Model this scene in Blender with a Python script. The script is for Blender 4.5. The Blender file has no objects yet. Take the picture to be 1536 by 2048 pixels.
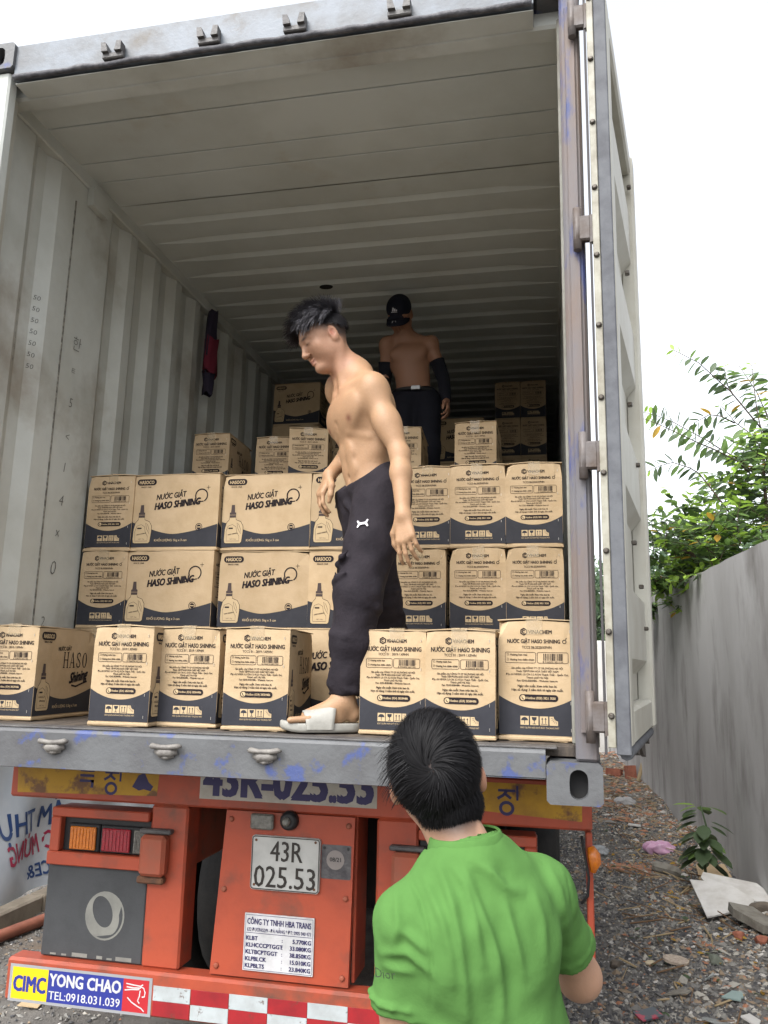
import bpy, bmesh, math, random
import numpy as np
from mathutils import Vector, Matrix
random.seed(7); RNG = np.random.default_rng(7)
S = bpy.context.scene
COL = S.collection
R = math.radians

# ---------------------------------------------------------------- camera
CAM = np.array([-.139, -2.53, .386])
yaw, pitch, roll = .2082, .1897, .0215
def _axes():
    f = np.array([-math.sin(yaw), math.cos(yaw), 0]); r = np.array([math.cos(yaw), math.sin(yaw), 0]); u = np.array([0, 0, 1.])
    f2 = f*math.cos(pitch)+u*math.sin(pitch); u2 = u*math.cos(pitch)-f*math.sin(pitch)
    return r*math.cos(roll)+u2*math.sin(roll), u2*math.cos(roll)-r*math.sin(roll), f2
_r, _u, _f = _axes()
cd = bpy.data.cameras.new('camera'); cam = bpy.data.objects.new('camera', cd); COL.objects.link(cam)
cam.matrix_world = Matrix(((_r[0], _u[0], -_f[0], CAM[0]), (_r[1], _u[1], -_f[1], CAM[1]), (_r[2], _u[2], -_f[2], CAM[2]), (0, 0, 0, 1)))
cd.sensor_fit = 'VERTICAL'; cd.sensor_height = 24; cd.lens = 24*1597/2048; cd.clip_start = .05; cd.clip_end = 3000
S.camera = cam
# ---------------------------------------------------------------- sky, sun, exposure
W = bpy.data.worlds.new('World'); S.world = W; W.use_nodes = True
nt = W.node_tree; bg = nt.nodes['Background']
sky = nt.nodes.new('ShaderNodeTexSky'); sky.sky_type = 'NISHITA'; sky.sun_disc = False
SUN_EL, SUN_AZ = 52, 205          # azimuth measured clockwise from +Y: behind the camera, to the left
sky.sun_elevation = R(SUN_EL); sky.sun_rotation = R(SUN_AZ); sky.dust_density = 4; sky.air_density = 1.0; sky.ozone_density = 1
hsv = nt.nodes.new('ShaderNodeHueSaturation'); hsv.inputs['Saturation'].default_value = .22
nt.links.new(sky.outputs[0], hsv.inputs['Color']); nt.links.new(hsv.outputs[0], bg.inputs['Color'])
bg.inputs['Strength'].default_value = .15
sd = bpy.data.lights.new('sun', 'SUN'); sd.energy = .5; sd.angle = R(35); sd.color = (1, .985, .96)
so = bpy.data.objects.new('sun', sd); COL.objects.link(so)
_d = Vector((math.sin(R(SUN_AZ))*math.cos(R(SUN_EL)), math.cos(R(SUN_AZ))*math.cos(R(SUN_EL)), math.sin(R(SUN_EL))))
so.rotation_euler = _d.to_track_quat('Z', 'Y').to_euler()
S.view_settings.view_transform = 'Standard'; S.view_settings.look = 'None'; S.view_settings.gamma = 1
S.view_settings.exposure = 1.72
S.render.engine = 'CYCLES'; S.cycles.use_denoising = True; S.cycles.max_bounces = 14; S.cycles.diffuse_bounces = 12; S.cycles.transparent_max_bounces = 12
S.cycles.sample_clamp_indirect = 6
try: S.cycles.denoiser = 'OPENIMAGEDENOISE'
except Exception: pass

# ---------------------------------------------------------------- helpers
ALB = .70
def srgb(r, g, b):
    f = lambda c: ((c/255+.055)/1.055)**2.4 if c > 10 else c/255/12.92
    return (f(r)*ALB, f(g)*ALB, f(b)*ALB, 1)
def tag(o, label=None, cat=None, group=None, kind=None):
    if label: o['label'] = label
    if cat: o['category'] = cat
    if group: o['group'] = group
    if kind: o['kind'] = kind
    return o
def empty(name, loc=(0, 0, 0), rz=0, label=None, cat=None, group=None):
    o = bpy.data.objects.new(name, None); COL.objects.link(o); o.location = loc; o.rotation_euler = (0, 0, rz)
    return tag(o, label, cat, group)
def link(name, me, parent=None, loc=None, rot=None, scale=None):
    o = bpy.data.objects.new(name, me); COL.objects.link(o)
    if parent: o.parent = parent
    if loc is not None: o.location = loc
    if rot is not None: o.rotation_euler = rot
    if scale is not None: o.scale = scale
    return o
def mesh_np(name, v, f, mats, smooth=False, mi=None):
    me = bpy.data.meshes.new(name); me.from_pydata(v.tolist() if hasattr(v, 'tolist') else v, [], f.tolist() if hasattr(f, 'tolist') else f)
    for m in (mats if isinstance(mats, (list, tuple)) else [mats]): me.materials.append(m)
    if mi is not None: me.polygons.foreach_set('material_index', np.asarray(mi, dtype=np.int32))
    if smooth: me.polygons.foreach_set('use_smooth', np.ones(len(me.polygons), dtype=bool))
    me.update(); return me
class MB:
    def __init__(s): s.v = []; s.f = []; s.m = []; s.sm = []
    def add(s, v, f, m=0, smooth=False):
        b = len(s.v); s.v += [tuple(map(float, p)) for p in v]
        s.f += [tuple(i+b for i in q) for q in f]; s.m += [m]*len(f); s.sm += [smooth]*len(f); return s
    def box(s, lo, hi, bev=.003, m=0, M=None):
        lo = np.array(lo, float); hi = np.array(hi, float); c = (lo+hi)/2; h = abs(hi-lo)/2; b = min(bev, h.min()*.49)
        v = []; idx = {}
        for sx in (-1, 1):
            for sy in (-1, 1):
                for sz in (-1, 1):
                    sg = np.array([sx, sy, sz])
                    for a in range(3):
                        q = h-b; q = q.copy(); q[a] = h[a]; idx[(sx, sy, sz, a)] = len(v); v.append(c+sg*q)
        f = []
        for a in range(3):
            o1, o2 = (a+1) % 3, (a+2) % 3
            for sg in (-1, 1):
                def k(p, q):
                    t = [0, 0, 0]; t[a] = sg; t[o1] = p; t[o2] = q; return idx[(*t, a)]
                q = [k(-1, -1), k(1, -1), k(1, 1), k(-1, 1)]; f.append(q if sg > 0 else q[::-1])
            for p in (-1, 1):
                for q in (-1, 1):
                    def e(w, ax):
                        t = [0, 0, 0]; t[a] = w; t[o1] = p; t[o2] = q; return idx[(*t, ax)]
                    r = [e(-1, o1), e(1, o1), e(1, o2), e(-1, o2)]; f.append(r if p*q < 0 else r[::-1])
        for sx in (-1, 1):
            for sy in (-1, 1):
                for sz in (-1, 1):
                    r = [idx[(sx, sy, sz, a)] for a in range(3)]; f.append(r if sx*sy*sz > 0 else r[::-1])
        if M is not None: v = [M @ Vector(p) for p in v]
        return s.add(v, f, m)
    def prism(s, poly, d0, d1, M=None, m=0, smooth=False):
        # poly: 2D outline (x,y) CCW, extruded along local z from d0 to d1
        n = len(poly); v = [Vector((x, y, d0)) for x, y in poly]+[Vector((x, y, d1)) for x, y in poly]
        if M is not None: v = [M @ p for p in v]
        f = [tuple(range(n-1, -1, -1)), tuple(range(n, 2*n))]
        s.add(v, f, m); b = len(s.v)-2*n
        for i in range(n):
            j = (i+1) % n; s.f.append((b+i, b+j, b+n+j, b+n+i)); s.m.append(m); s.sm.append(smooth)
        return s
    def tube(s, pts, rad, n=8, m=0, cap=True, smooth=True):
        pts = [Vector(p) for p in pts]; rad = rad if hasattr(rad, '__len__') else [rad]*len(pts)
        v = []; prev = None
        for i, p in enumerate(pts):
            t = (pts[min(i+1, len(pts)-1)]-pts[max(i-1, 0)]).normalized()
            if prev is None: a = t.orthogonal().normalized()
            else: a = (prev-t*prev.dot(t)).normalized()
            prev = a; b = t.cross(a)
            for k in range(n):
                w = 2*math.pi*k/n; v.append(p+(a*math.cos(w)+b*math.sin(w))*rad[i])
        f = [(i*n+k, i*n+(k+1) % n, (i+1)*n+(k+1) % n, (i+1)*n+k) for i in range(len(pts)-1) for k in range(n)]
        base = len(s.v); s.add(v, f, m, smooth)
        if cap:
            s.f += [tuple(base+k for k in range(n-1, -1, -1)), tuple(base+(len(pts)-1)*n+k for k in range(n))]; s.m += [m, m]; s.sm += [False, False]
        return s
    def mesh(s, name, mats):
        me = bpy.data.meshes.new(name); me.from_pydata(s.v, [], s.f)
        for m in (mats if isinstance(mats, (list, tuple)) else [mats]): me.materials.append(m)
        me.polygons.foreach_set('material_index', np.array(s.m, dtype=np.int32)); me.polygons.foreach_set('use_smooth', np.array(s.sm, dtype=bool))
        me.update(); return me
    def build(s, name, mats, parent=None, loc=None, rot=None): return link(name, s.mesh(name, mats), parent, loc, rot)
def bx(name, lo, hi, mats, parent=None, bev=.004): return MB().box(lo, hi, bev).build(name, mats, parent)
def frame(o, u, v):
    u = Vector(u).normalized(); v = Vector(v); v = (v-u*v.dot(u)).normalized(); n = u.cross(v)
    return Matrix(((u.x, v.x, n.x, o[0]), (u.y, v.y, n.y, o[1]), (u.z, v.z, n.z, o[2]), (0, 0, 0, 1)))
FRONT = lambda x, y, z: frame((x, y, z), (1, 0, 0), (0, 0, 1))       # u = +X, v = +Z, normal -Y

# ---------------------------------------------------------------- materials
MATS = {}
def mat(name, c, rough=.7, c2=None, scale=6, bump=0, bscale=60, metal=0, detail=6, lo=.4, hi=.65, c3=None, s3=3, lo3=.55, hi3=.7, spec=.4, alpha=1, trans=0, coat=0, stretch=None, attr=None):
    if name in MATS: return MATS[name]
    m = bpy.data.materials.new(name); m.use_nodes = True; n = m.node_tree.nodes; l = m.node_tree.links; p = n['Principled BSDF']
    c = tuple(c)[:3]+(1,)
    p.inputs['Roughness'].default_value = rough; p.inputs['Metallic'].default_value = metal; p.inputs['Specular IOR Level'].default_value = spec
    if alpha < 1: p.inputs['Alpha'].default_value = alpha
    if trans: p.inputs['Transmission Weight'].default_value = trans
    if coat: p.inputs['Coat Weight'].default_value = coat
    geo = n.new('ShaderNodeNewGeometry'); vec = geo.outputs['Position']
    if stretch:
        mp = n.new('ShaderNodeMapping'); mp.inputs['Scale'].default_value = stretch; l.new(vec, mp.inputs['Vector']); vec = mp.outputs[0]
    def noise(sc, det=detail, w=0):
        t = n.new('ShaderNodeTexNoise'); t.inputs['Scale'].default_value = sc; t.inputs['Detail'].default_value = det; t.inputs['Roughness'].default_value = .62
        l.new(vec, t.inputs['Vector']); return t.outputs['Fac']
    def ramp(fac, a, b):
        r = n.new('ShaderNodeMapRange'); r.inputs['From Min'].default_value = a; r.inputs['From Max'].default_value = b; l.new(fac, r.inputs['Value']); return r.outputs[0]
    def mix(fac, a, b):
        x = n.new('ShaderNodeMix'); x.data_type = 'RGBA'; l.new(fac, x.inputs['Factor'])
        for k, q in ((6, a), (7, b)):
            if isinstance(q, tuple): x.inputs[k].default_value = q[:3]+(1,)
            else: l.new(q, x.inputs[k])
        return x.outputs[2]
    col = c
    if attr:
        at = n.new('ShaderNodeAttribute'); at.attribute_name = attr; col = at.outputs['Color']
    if c2 is not None: col = mix(ramp(noise(scale), lo, hi), col, tuple(c2)[:3]+(1,))
    if c3 is not None: col = mix(ramp(noise(s3, 8), lo3, hi3), col, tuple(c3)[:3]+(1,))
    if isinstance(col, tuple): p.inputs['Base Color'].default_value = col
    else: l.new(col, p.inputs['Base Color'])
    if bump:
        b = n.new('ShaderNodeBump'); b.inputs['Strength'].default_value = bump; b.inputs['Distance'].default_value = .01
        l.new(noise(bscale, 4), b.inputs['Height']); l.new(b.outputs[0], p.inputs['Normal'])
    MATS[name] = m; return m

# ---------------------------------------------------------------- lettering (text curves turned into flat meshes)
_tc = {}
HORN = dict(zip('ƯỰỪỨƠỚỜỢưựừửơớờợ', 'UỤÙÚOÓÒỌuụùủoóòọ'))
def text2d(body, bold=0., shear=0., res=2):
    k = (body, bold, shear)
    if k in _tc: return _tc[k]
    if any(ch in HORN for ch in body):       # letters with a horn: plain letter plus a small hook at its upper right
        plain = ''.join(HORN.get(ch, ch) for ch in body); v, f = text2d(plain, bold, shear, res); v = v.copy(); f = list(f)
        for i, ch in enumerate(body):
            if ch in HORN:
                x = text2d(plain[:i]+HORN[ch].translate(str.maketrans('ỤÙÚÓÒỌụùủóòọ', 'UUUOOOuuuooo')), bold, 0, res)[0][:, 0].max(); y = .58 if ch.isupper() else .40; b = len(v)
                q = np.array([(x-.06, y), (x+.04, y+.03), (x+.07, y+.16), (x+.01, y+.17), (x-.01, y+.10), (x-.06, y+.08)]); q[:, 0] += q[:, 1]*shear
                v = np.concatenate([v, q]); f.append(tuple(range(b, b+6)))
        _tc[k] = (v, f); return v, f
    cu = bpy.data.curves.new('t', 'FONT'); cu.body = body; cu.size = 1; cu.offset = bold; cu.shear = shear; cu.resolution_u = res; cu.fill_mode = 'FRONT'
    o = bpy.data.objects.new('t', cu); COL.objects.link(o)
    dg = bpy.context.evaluated_depsgraph_get(); me = bpy.data.meshes.new_from_object(o.evaluated_get(dg))
    v = np.array([p.co[:2] for p in me.vertices]) if len(me.vertices) else np.zeros((0, 2)); f = [tuple(p.vertices) for p in me.polygons]
    bpy.data.objects.remove(o); bpy.data.curves.remove(cu); bpy.data.meshes.remove(me)
    _tc[k] = (v, f); return v, f
class Print:
    """flat print on a face: u to the right, v up, in metres; layers 0.4 mm apart"""
    def __init__(s): s.mb = MB()
    def z(s, layer): return .0007+.0005*layer
    def poly(s, pts, m=0, layer=0): s.mb.add([(x, y, s.z(layer)) for x, y in pts], [tuple(range(len(pts)))], m); return s
    def rect(s, a, b, c, d, m=0, layer=0): return s.poly([(a, b), (c, b), (c, d), (a, d)], m, layer)
    def strip(s, top, bot, m=0, layer=0):
        n = len(top); v = [(x, y, s.z(layer)) for x, y in top]+[(x, y, s.z(layer)) for x, y in bot]
        s.mb.add(v, [(n+i, n+i+1, i+1, i) for i in range(n-1)], m); return s
    def line(s, pts, w, m=0, layer=1, closed=False):
        pts = [Vector(p) for p in pts]; n = len(pts); L = []; Rr = []
        for i in range(n):
            a = pts[(i-1) % n] if (closed or i > 0) else pts[i]; b = pts[(i+1) % n] if (closed or i < n-1) else pts[i]
            t = (b-a).normalized(); q = Vector((-t.y, t.x))*w/2; L.append(pts[i]+q); Rr.append(pts[i]-q)
        v = [(p.x, p.y, s.z(layer)) for p in L+Rr]; f = [(n+i, n+(i+1) % n, (i+1) % n, i) for i in range(n if closed else n-1)]
        s.mb.add(v, f, m); return s
    def disc(s, x, y, rx, ry=None, m=0, layer=0, n=20): return s.poly([(x+rx*math.cos(2*math.pi*k/n), y+(ry or rx)*math.sin(2*math.pi*k/n)) for k in range(n)], m, layer)
    def rrect(s, a, b, c, d, r, n=5):
        o = []
        for cx, cy, w in ((c-r, d-r, 0), (a+r, d-r, 90), (a+r, b+r, 180), (c-r, b+r, 270)):
            o += [(cx+r*math.cos(R(w+90*k/n)), cy+r*math.sin(R(w+90*k/n))) for k in range(n+1)]
        return o
    def text(s, body, u, v, w=None, h=None, m=0, layer=1, bold=0., shear=0., al='c', slope=0., mirror=False, squash=None):
        V, F = text2d(body, min(bold, 0), shear)
        if not len(V): return s
        lo = V.min(0); hi = V.max(0); cap = .73
        k = (w/(hi[0]-lo[0])) if w else h/cap
        ky = (h/cap) if h else k
        X = (V[:, 0]-(lo[0]+hi[0])/2)*k
        if al == 'l': X = (V[:, 0]-lo[0])*k
        if al == 'r': X = (V[:, 0]-hi[0])*k
        Y = (V[:, 1]-cap/2)*ky
        if mirror: X = -X; F = [q[::-1] for q in F]
        Y = Y+X*slope
        # heavier weights: the glyphs are overprinted with small shifts, each pass a hair above the last
        b = max(bold, 0); sh_ = [(0, 0)] if b == 0 else ([(-b, 0), (b, 0)] if b < .018 else [(-b, -b*.6), (b, -b*.6), (-b, b*.6), (b, b*.6)])
        for i, (dx, dy) in enumerate(sh_): s.mb.add([(u+x+dx*ky, v+y+dy*ky, s.z(layer)+.00009*i) for x, y in zip(X, Y)], F, m)
        return s
    def mesh(s, name, mats, M):
        me = s.mb.mesh(name, mats); me.transform(M); me.update(); return me
# ================================================================ materials of the place
KRAFT = mat('cardboard', srgb(204, 179, 144), .82, srgb(192, 167, 131), 9, .35, 13, spec=.25)
def vary(m, lo, hi):      # each carton is a slightly different shade
    n = m.node_tree.nodes; l = m.node_tree.links; p = n['Principled BSDF']; src = p.inputs['Base Color'].links[0].from_socket
    oi = n.new('ShaderNodeObjectInfo'); mr = n.new('ShaderNodeMapRange'); mr.inputs['To Min'].default_value = lo; mr.inputs['To Max'].default_value = hi; h = n.new('ShaderNodeHueSaturation')
    l.new(oi.outputs['Random'], mr.inputs['Value']); l.new(mr.outputs[0], h.inputs['Value']); l.new(src, h.inputs['Color']); l.new(h.outputs[0], p.inputs['Base Color'])
vary(KRAFT, .86, 1.06)
KRAFT_IN = mat('cardboard_dark', srgb(150, 118, 82), .9, spec=.2)
NAVY = mat('print_navy', srgb(47, 48, 55), .72, srgb(54, 55, 62), 14, spec=.3)
INK = mat('print_ink', srgb(40, 33, 36), .8, spec=.2)
KNOCK = mat('print_kraft', srgb(208, 184, 146), .82, spec=.2)
INKGREY = mat('print_grey', srgb(84, 72, 70), .8, spec=.2)
TAPE = mat('packing_tape', srgb(226, 206, 172), .16, srgb(214, 190, 150), 30, .15, 90, spec=.6, alpha=.38)
STEEL_IN = mat('container_paint_inside', srgb(224, 228, 223), .62, srgb(206, 209, 202), 2.2, .05, 40, c3=srgb(168, 160, 146), s3=1.6, lo3=.52, hi3=.72)
STEEL_IN2 = mat('container_paint_roof', srgb(226, 231, 227), .66, srgb(212, 216, 210), 1.6, .05, 40, c3=srgb(196, 186, 166), s3=1.7, lo3=.62, hi3=.85)
STEEL_OUT = mat('container_paint_worn', srgb(104, 106, 108), .55, srgb(88, 88, 90), 5, .18, 55, c3=srgb(74, 88, 138), s3=10, lo3=.56, hi3=.63)
STEEL_HEAD = mat('container_header_paint', srgb(126, 135, 145), .5, srgb(104, 108, 112), 7, .15, 60, c3=srgb(92, 88, 82), s3=5, lo3=.58, hi3=.7)
DIRTY = mat('greasy_steel', srgb(104, 102, 100), .5, srgb(74, 72, 74), 9, .4, 70)
POSTBLUE = mat('post_blue_grey', srgb(112, 110, 114), .55, srgb(122, 104, 92), 5, .15, 60, c3=srgb(70, 80, 128), s3=7, lo3=.54, hi3=.62, stretch=(1, 1, .3))
CREAM = mat('door_cream', srgb(200, 199, 188), .55, srgb(184, 180, 166), 3, .05, 50, c3=srgb(150, 138, 118), s3=9, lo3=.66, hi3=.76)
RUBBER = mat('rubber_gasket', srgb(104, 107, 112), .7, srgb(82, 84, 90), 12, .1, 80)
BOLT = mat('bolt_steel', srgb(104, 100, 94), .45, srgb(80, 70, 60), 60, metal=.5)
RUST = mat('rust', srgb(120, 82, 58), .8, srgb(90, 66, 52), 20, .3, 90)
PLYWOOD = mat('floor_plywood', srgb(98, 88, 78), .75, srgb(70, 64, 60), 4, .2, 50, stretch=(8, 1, 1))
DARK = mat('dark_underside', srgb(34, 34, 36), .8, srgb(48, 46, 44), 6)
MARKER = mat('marker_ink', srgb(40, 40, 42), .8)
ORANGE = mat('trailer_orange', srgb(188, 84, 56), .5, srgb(168, 76, 54), 5, .1, 30, c3=srgb(116, 78, 64), s3=4, lo3=.52, hi3=.70)
ORANGE_D = mat('trailer_orange_dusty', srgb(176, 88, 62), .6, srgb(160, 92, 70), 9, .1, 60, c3=srgb(110, 84, 66), s3=8, lo3=.55, hi3=.7)
YELLOW_W = mat('sticker_yellow_worn', srgb(196, 150, 34), .55, srgb(160, 118, 36), 9, c3=srgb(120, 82, 50), s3=7, lo3=.57, hi3=.64)
YELLOW = mat('sign_yellow', srgb(246, 208, 28), .4); BLUE = mat('sign_blue', srgb(52, 62, 150), .4); RED = mat('sign_red', srgb(196, 48, 56), .4)
WHITE = mat('sign_white', srgb(226, 226, 228), .45, srgb(205, 205, 205), 12)
SILVER = mat('sign_silver', srgb(186, 188, 192), .35, metal=.3)
PURPLE = mat('sign_lettering', srgb(48, 42, 96), .5)
CHKW = mat('reflector_white', srgb(198, 206, 208), .35, srgb(176, 180, 180), 10, c3=srgb(120, 104, 96), s3=22, lo3=.6, hi3=.66)
CHKR = mat('reflector_red', srgb(176, 44, 50), .35, srgb(150, 42, 48), 10, c3=srgb(120, 70, 60), s3=22, lo3=.62, hi3=.68)
FLAPM = mat('mudguard_black', srgb(74, 76, 78), .65, srgb(60, 62, 64), 5, .1, 80, c3=srgb(96, 90, 82), s3=3, lo3=.6, hi3=.8)
LOGO_G = mat('mudguard_logo', srgb(150, 150, 142), .6, srgb(130, 130, 124), 12)
AMBER = mat('lamp_amber', srgb(226, 128, 26), .22, srgb(205, 110, 24), 90, .3, 300, coat=.5); LRED = mat('lamp_red', srgb(168, 24, 44), .22, srgb(140, 20, 38), 90, .3, 300, coat=.5)
LAMPBODY = mat('lamp_black', srgb(36, 36, 38), .5); GLASS = mat('lamp_glass', srgb(130, 128, 120), .12, srgb(100, 98, 92), 80, .3, 200, coat=.6)
TYRE = mat('tyre_rubber', srgb(34, 34, 34), .8, srgb(46, 44, 42), 12, .3, 60)
CONC = mat('wall_render', srgb(204, 203, 203), .9, srgb(186, 184, 183), 1.2, .12, 90, c3=srgb(136, 132, 128), s3=1.4, lo3=.5, hi3=.72, stretch=(1.2, 1.2, .5))
GROUND = mat('ground_dirt', srgb(124, 120, 114), .95, srgb(96, 92, 88), 5, .8, 90, c3=srgb(124, 108, 92), s3=2.2, lo3=.52, hi3=.7)
SKIN = None
# ================================================================ ground, walls, far things
GZ = -1.28
g = MB()
xs = np.concatenate([[-900, -60], np.linspace(-6, 3, 46), [60, 900]]); ys = np.concatenate([[-900, -60], np.linspace(-4, 16, 81), [60, 2500]])
gv = []; 
for j, y in enumerate(ys):
    for i, x in enumerate(xs):
        inn = -6 < x < 3 and -4 < y < 16
        z = GZ+((.022*math.sin(x*3.1+y*1.7)+.016*math.sin(x*5.3-y*2.9)) if inn else 0)
        if inn and x > .85: z += .10*min(1, (x-.85)/.5)*(1+.4*math.sin(y*2.3))     # soil heaped against the wall
        gv.append((x, y, z))
nx = len(xs); gf = [(j*nx+i, j*nx+i+1, (j+1)*nx+i+1, (j+1)*nx+i) for j in range(len(ys)-1) for i in range(nx-1)]
g.add(gv, gf, 0, True); o = g.build('ground', GROUND); tag(o, 'grey gravel yard with dirt and rubble around the truck', 'ground', kind='structure')
def wx(y): return 1.307-(y-3.92)*.0265       # yard face of the boundary wall
# boundary wall on the right: six rendered bays with pilaster joints
bw = empty('boundary_wall', (wx(6), 6, GZ), label='long grey rendered concrete wall right of the truck', cat='wall')
bw_inv = Matrix.Translation((-wx(6), -6, -GZ))
yy = [-1.5, 2.35, 5.4, 8.45, 11.5, 14.4, 15.2]
for i in range(6):
    a, b = yy[i]+.0012, yy[i+1]-.0012; mb = MB()
    top = lambda y: 1.29+(y-3.2)*.014
    n = 10; V = []; 
    for k in range(n+1):
        y = a+(b-a)*k/n; x = wx(y)+.004*math.sin(y*4)
        V += [(x, y, GZ-.2), (x, y, top(y)+.006*math.sin(y*9)), (x+.13, y, top(y)+.004*math.sin(y*7)), (x+.13, y, GZ-.2)]
    F = []
    for k in range(n):
        q = 4*k
        F += [(q, q+1, q+5, q+4), (q+1, q+2, q+6, q+5), (q+2, q+3, q+7, q+6)]
    F += [(0, 3, 2, 1), (4*n, 4*n+1, 4*n+2, 4*n+3)]
    mb.add(V, F); o = mb.build('wall_bay', CONC, bw); o.matrix_parent_inverse = bw_inv
WPAINT = mat('white_wall_paint', srgb(232, 230, 226), .8, srgb(215, 212, 206), 2)
o = bx('white_wall', (-5, 15.3, GZ-.1), (1.0, 15.5, 1.0), WPAINT, bev=.02); tag(o, 'pale white wall far behind the truck, seen beside the open door', 'wall')
# ================================================================ shipping container
ct = empty('shipping_container', (-1.219, 0, 0), label='weathered white and grey shipping container with its rear doors open', cat='container')
ci = Matrix.Translation((1.219, 0, 0))
def cp(mb, name, mats, parent=None):
    o = mb.build(name, mats, parent or ct)
    if not parent: o.matrix_parent_inverse = ci
    return o
FZ = .152; CL = 12.1; XL, XR = -2.395, -.043; CZ = 2.80
# side walls: trapezoid corrugation
def wall_profile(first):
    P = [(0.10, 0)]
    for e in first: P += [(e, 0), (e+.068, 1), (e+.138, 1), (e+.206, 0)]
    y = .97
    while y < CL-.3:
        P += [(y, 0), (y+.068, 1), (y+.138, 1), (y+.206, 0)]; y += .278
    P.append((CL, 0)); return P
for side, X, sg in (('l', XL, -1), ('r', XR, 1)):
    P = wall_profile([.317]); mb = MB(); zs = [FZ-.01, .9, 1.7, 2.72]; V = []
    for (y, d) in P:
        for z in zs: V.append((X+sg*.036*d, y, z))
    n = len(zs)
    F = [((i*n+k), (i*n+k+1), ((i+1)*n+k+1), ((i+1)*n+k)) for i in range(len(P)-1) for k in range(n-1)]
    mb.add(V, [q if sg < 0 else q[::-1] for q in F]); cp(mb, 'wall_panel', STEEL_IN)
    x1 = X+sg*.043
    cp(MB().box((min(X+sg*.0375, x1), .1, FZ), (max(X+sg*.0375, x1), CL, 2.75)), 'outer_skin', CREAM)
    # top side rail
    cp(MB().box((min(X-sg*.012, X+sg*.043), .09, 2.722), (max(X-sg*.012, X+sg*.043), CL, 2.80), .006), 'top_rail', STEEL_IN)
    cp(MB().box((min(X-sg*.004, X+sg*.04), .05, 0.01), (max(X-sg*.004, X+sg*.04), CL, FZ-.012), .006), 'bottom_rail', STEEL_OUT)
# seam strip and vent box on the left wall
cp(MB().box((XL-.001, .648, FZ), (XL+.0045, .656, 2.60), .001), 'seam', mat('seam_dark', srgb(104, 100, 94), .8, srgb(170, 168, 156), 40))
mb = MB(); M = frame((XL+.002, .80, 2.60), (0, 1, 0), (0, 0, 1))
mb.prism([(-.06, .03), (.08, .03), (.08, .13), (-.06, .13)], 0, .035, M); cp(mb, 'vent_cover', STEEL_IN)
# roof: flat plates at the door end with welded seams, then transverse corrugation
Y0 = [.09, .375, .645, .80, 1.02]
for i in range(4):
    cp(MB().box((XL+.001, Y0[i]+.0035, CZ-.012), (XR-.001, Y0[i+1]-.0035, CZ+.002), .003), 'roof_plate', STEEL_IN2)
prof = []; y = 1.02
while y < CL-.2:
    prof += [(y, .0), (y+.135, .0), (y+.160, .02), (y+.184, .02)]; y += .209
prof.append((CL, 0)); V = []
xsn = np.linspace(XL, XR, 9)
for (y, d) in prof:
    for i, x in enumerate(xsn):
        e = 1 if 0 < i < 8 else 0
        V.append((x, y, CZ-.012+d*e))
n = 9; F = [(i*n+k, (i+1)*n+k, (i+1)*n+k+1, i*n+k+1) for i in range(len(prof)-1) for k in range(n-1)]
cp(MB().add(V, F), 'corrugated_roof', STEEL_IN2)
cp(MB().box((-2.43, .06, CZ+.03), (-.008, CL+.05, CZ+.034), .001), 'roof_skin', CREAM)
cp(MB().prism([(-1.53+.045*math.cos(k*.52), 2.09+.03*math.sin(k*.52)) for k in range(12)], CZ-.0165, CZ-.013), 'roof_patch', DARK)
# floor boards
for i in range(8):
    a = XL+.004+i*(XR-XL-.008)/8; b = a+(XR-XL-.008)/8-.003
    cp(MB().box((a, .085, FZ-.03), (b, CL, FZ), .0015), 'floor_board', PLYWOOD)
cp(MB().box((XL-.01, CL, 0), (XR+.01, CL+.06, 2.85)), 'front_wall', STEEL_IN)
# door sill with a rolled lip
mb = MB(); M = frame((0, 0, 0), (0, 1, 0), (0, 0, 1))
mb.prism([(-.012, .022), (.02, .016), (.075, .016), (.082, .10), (.082, .149), (.0, .149), (-.006, .146), (-.012, .138)], -2.275, -.352, M); cp(mb, 'door_sill', STEEL_OUT)
mb = MB(); mb.prism([(-.012, .068), (.02, .064), (.075, .064), (.082, .10), (.082, .149), (.0, .149), (-.006, .146), (-.012, .138)], -.3518, -.164, M); cp(mb, 'door_sill', STEEL_OUT)
cp(MB().box((-2.30, .0, .150), (-.13, .082, .156), .002), 'sill_plate', DIRTY)
# fork notch plates beside the right corner
cp(MB().box((-.351, -.010, .066), (-.165, .004, .0635), .001), 'notch_lip', STEEL_OUT)
# header
mb = MB()
mb.prism([(-.008, 2.735), (.09, 2.722), (.09, 2.86), (.045, 2.886), (-.008, 2.886)], -2.275, -.164, M); cp(mb, 'header', STEEL_HEAD)
mb = MB(); pts = []
random.seed(3)
for k in range(60):
    x = -2.27+k*2.1/59; pts.append((x, -.012-.002*random.random(), 2.732+.002*math.sin(k*.9)+.004*random.random()))
mb.tube(pts, [.011+.004*random.random() for _ in pts], 6); cp(mb, 'header_gutter', mat('gutter_grime', srgb(74, 74, 80), .6, srgb(110, 110, 114), 24, .4, 60))
cp(MB().box((XL+.0, .092, 2.716), (XR, .17, 2.79), .01), 'inner_header', STEEL_IN); cp(MB().box((-2.274, .004, 2.7165), (-.165, .0915, 2.7205), .001), 'header_plate', STEEL_IN)
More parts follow.
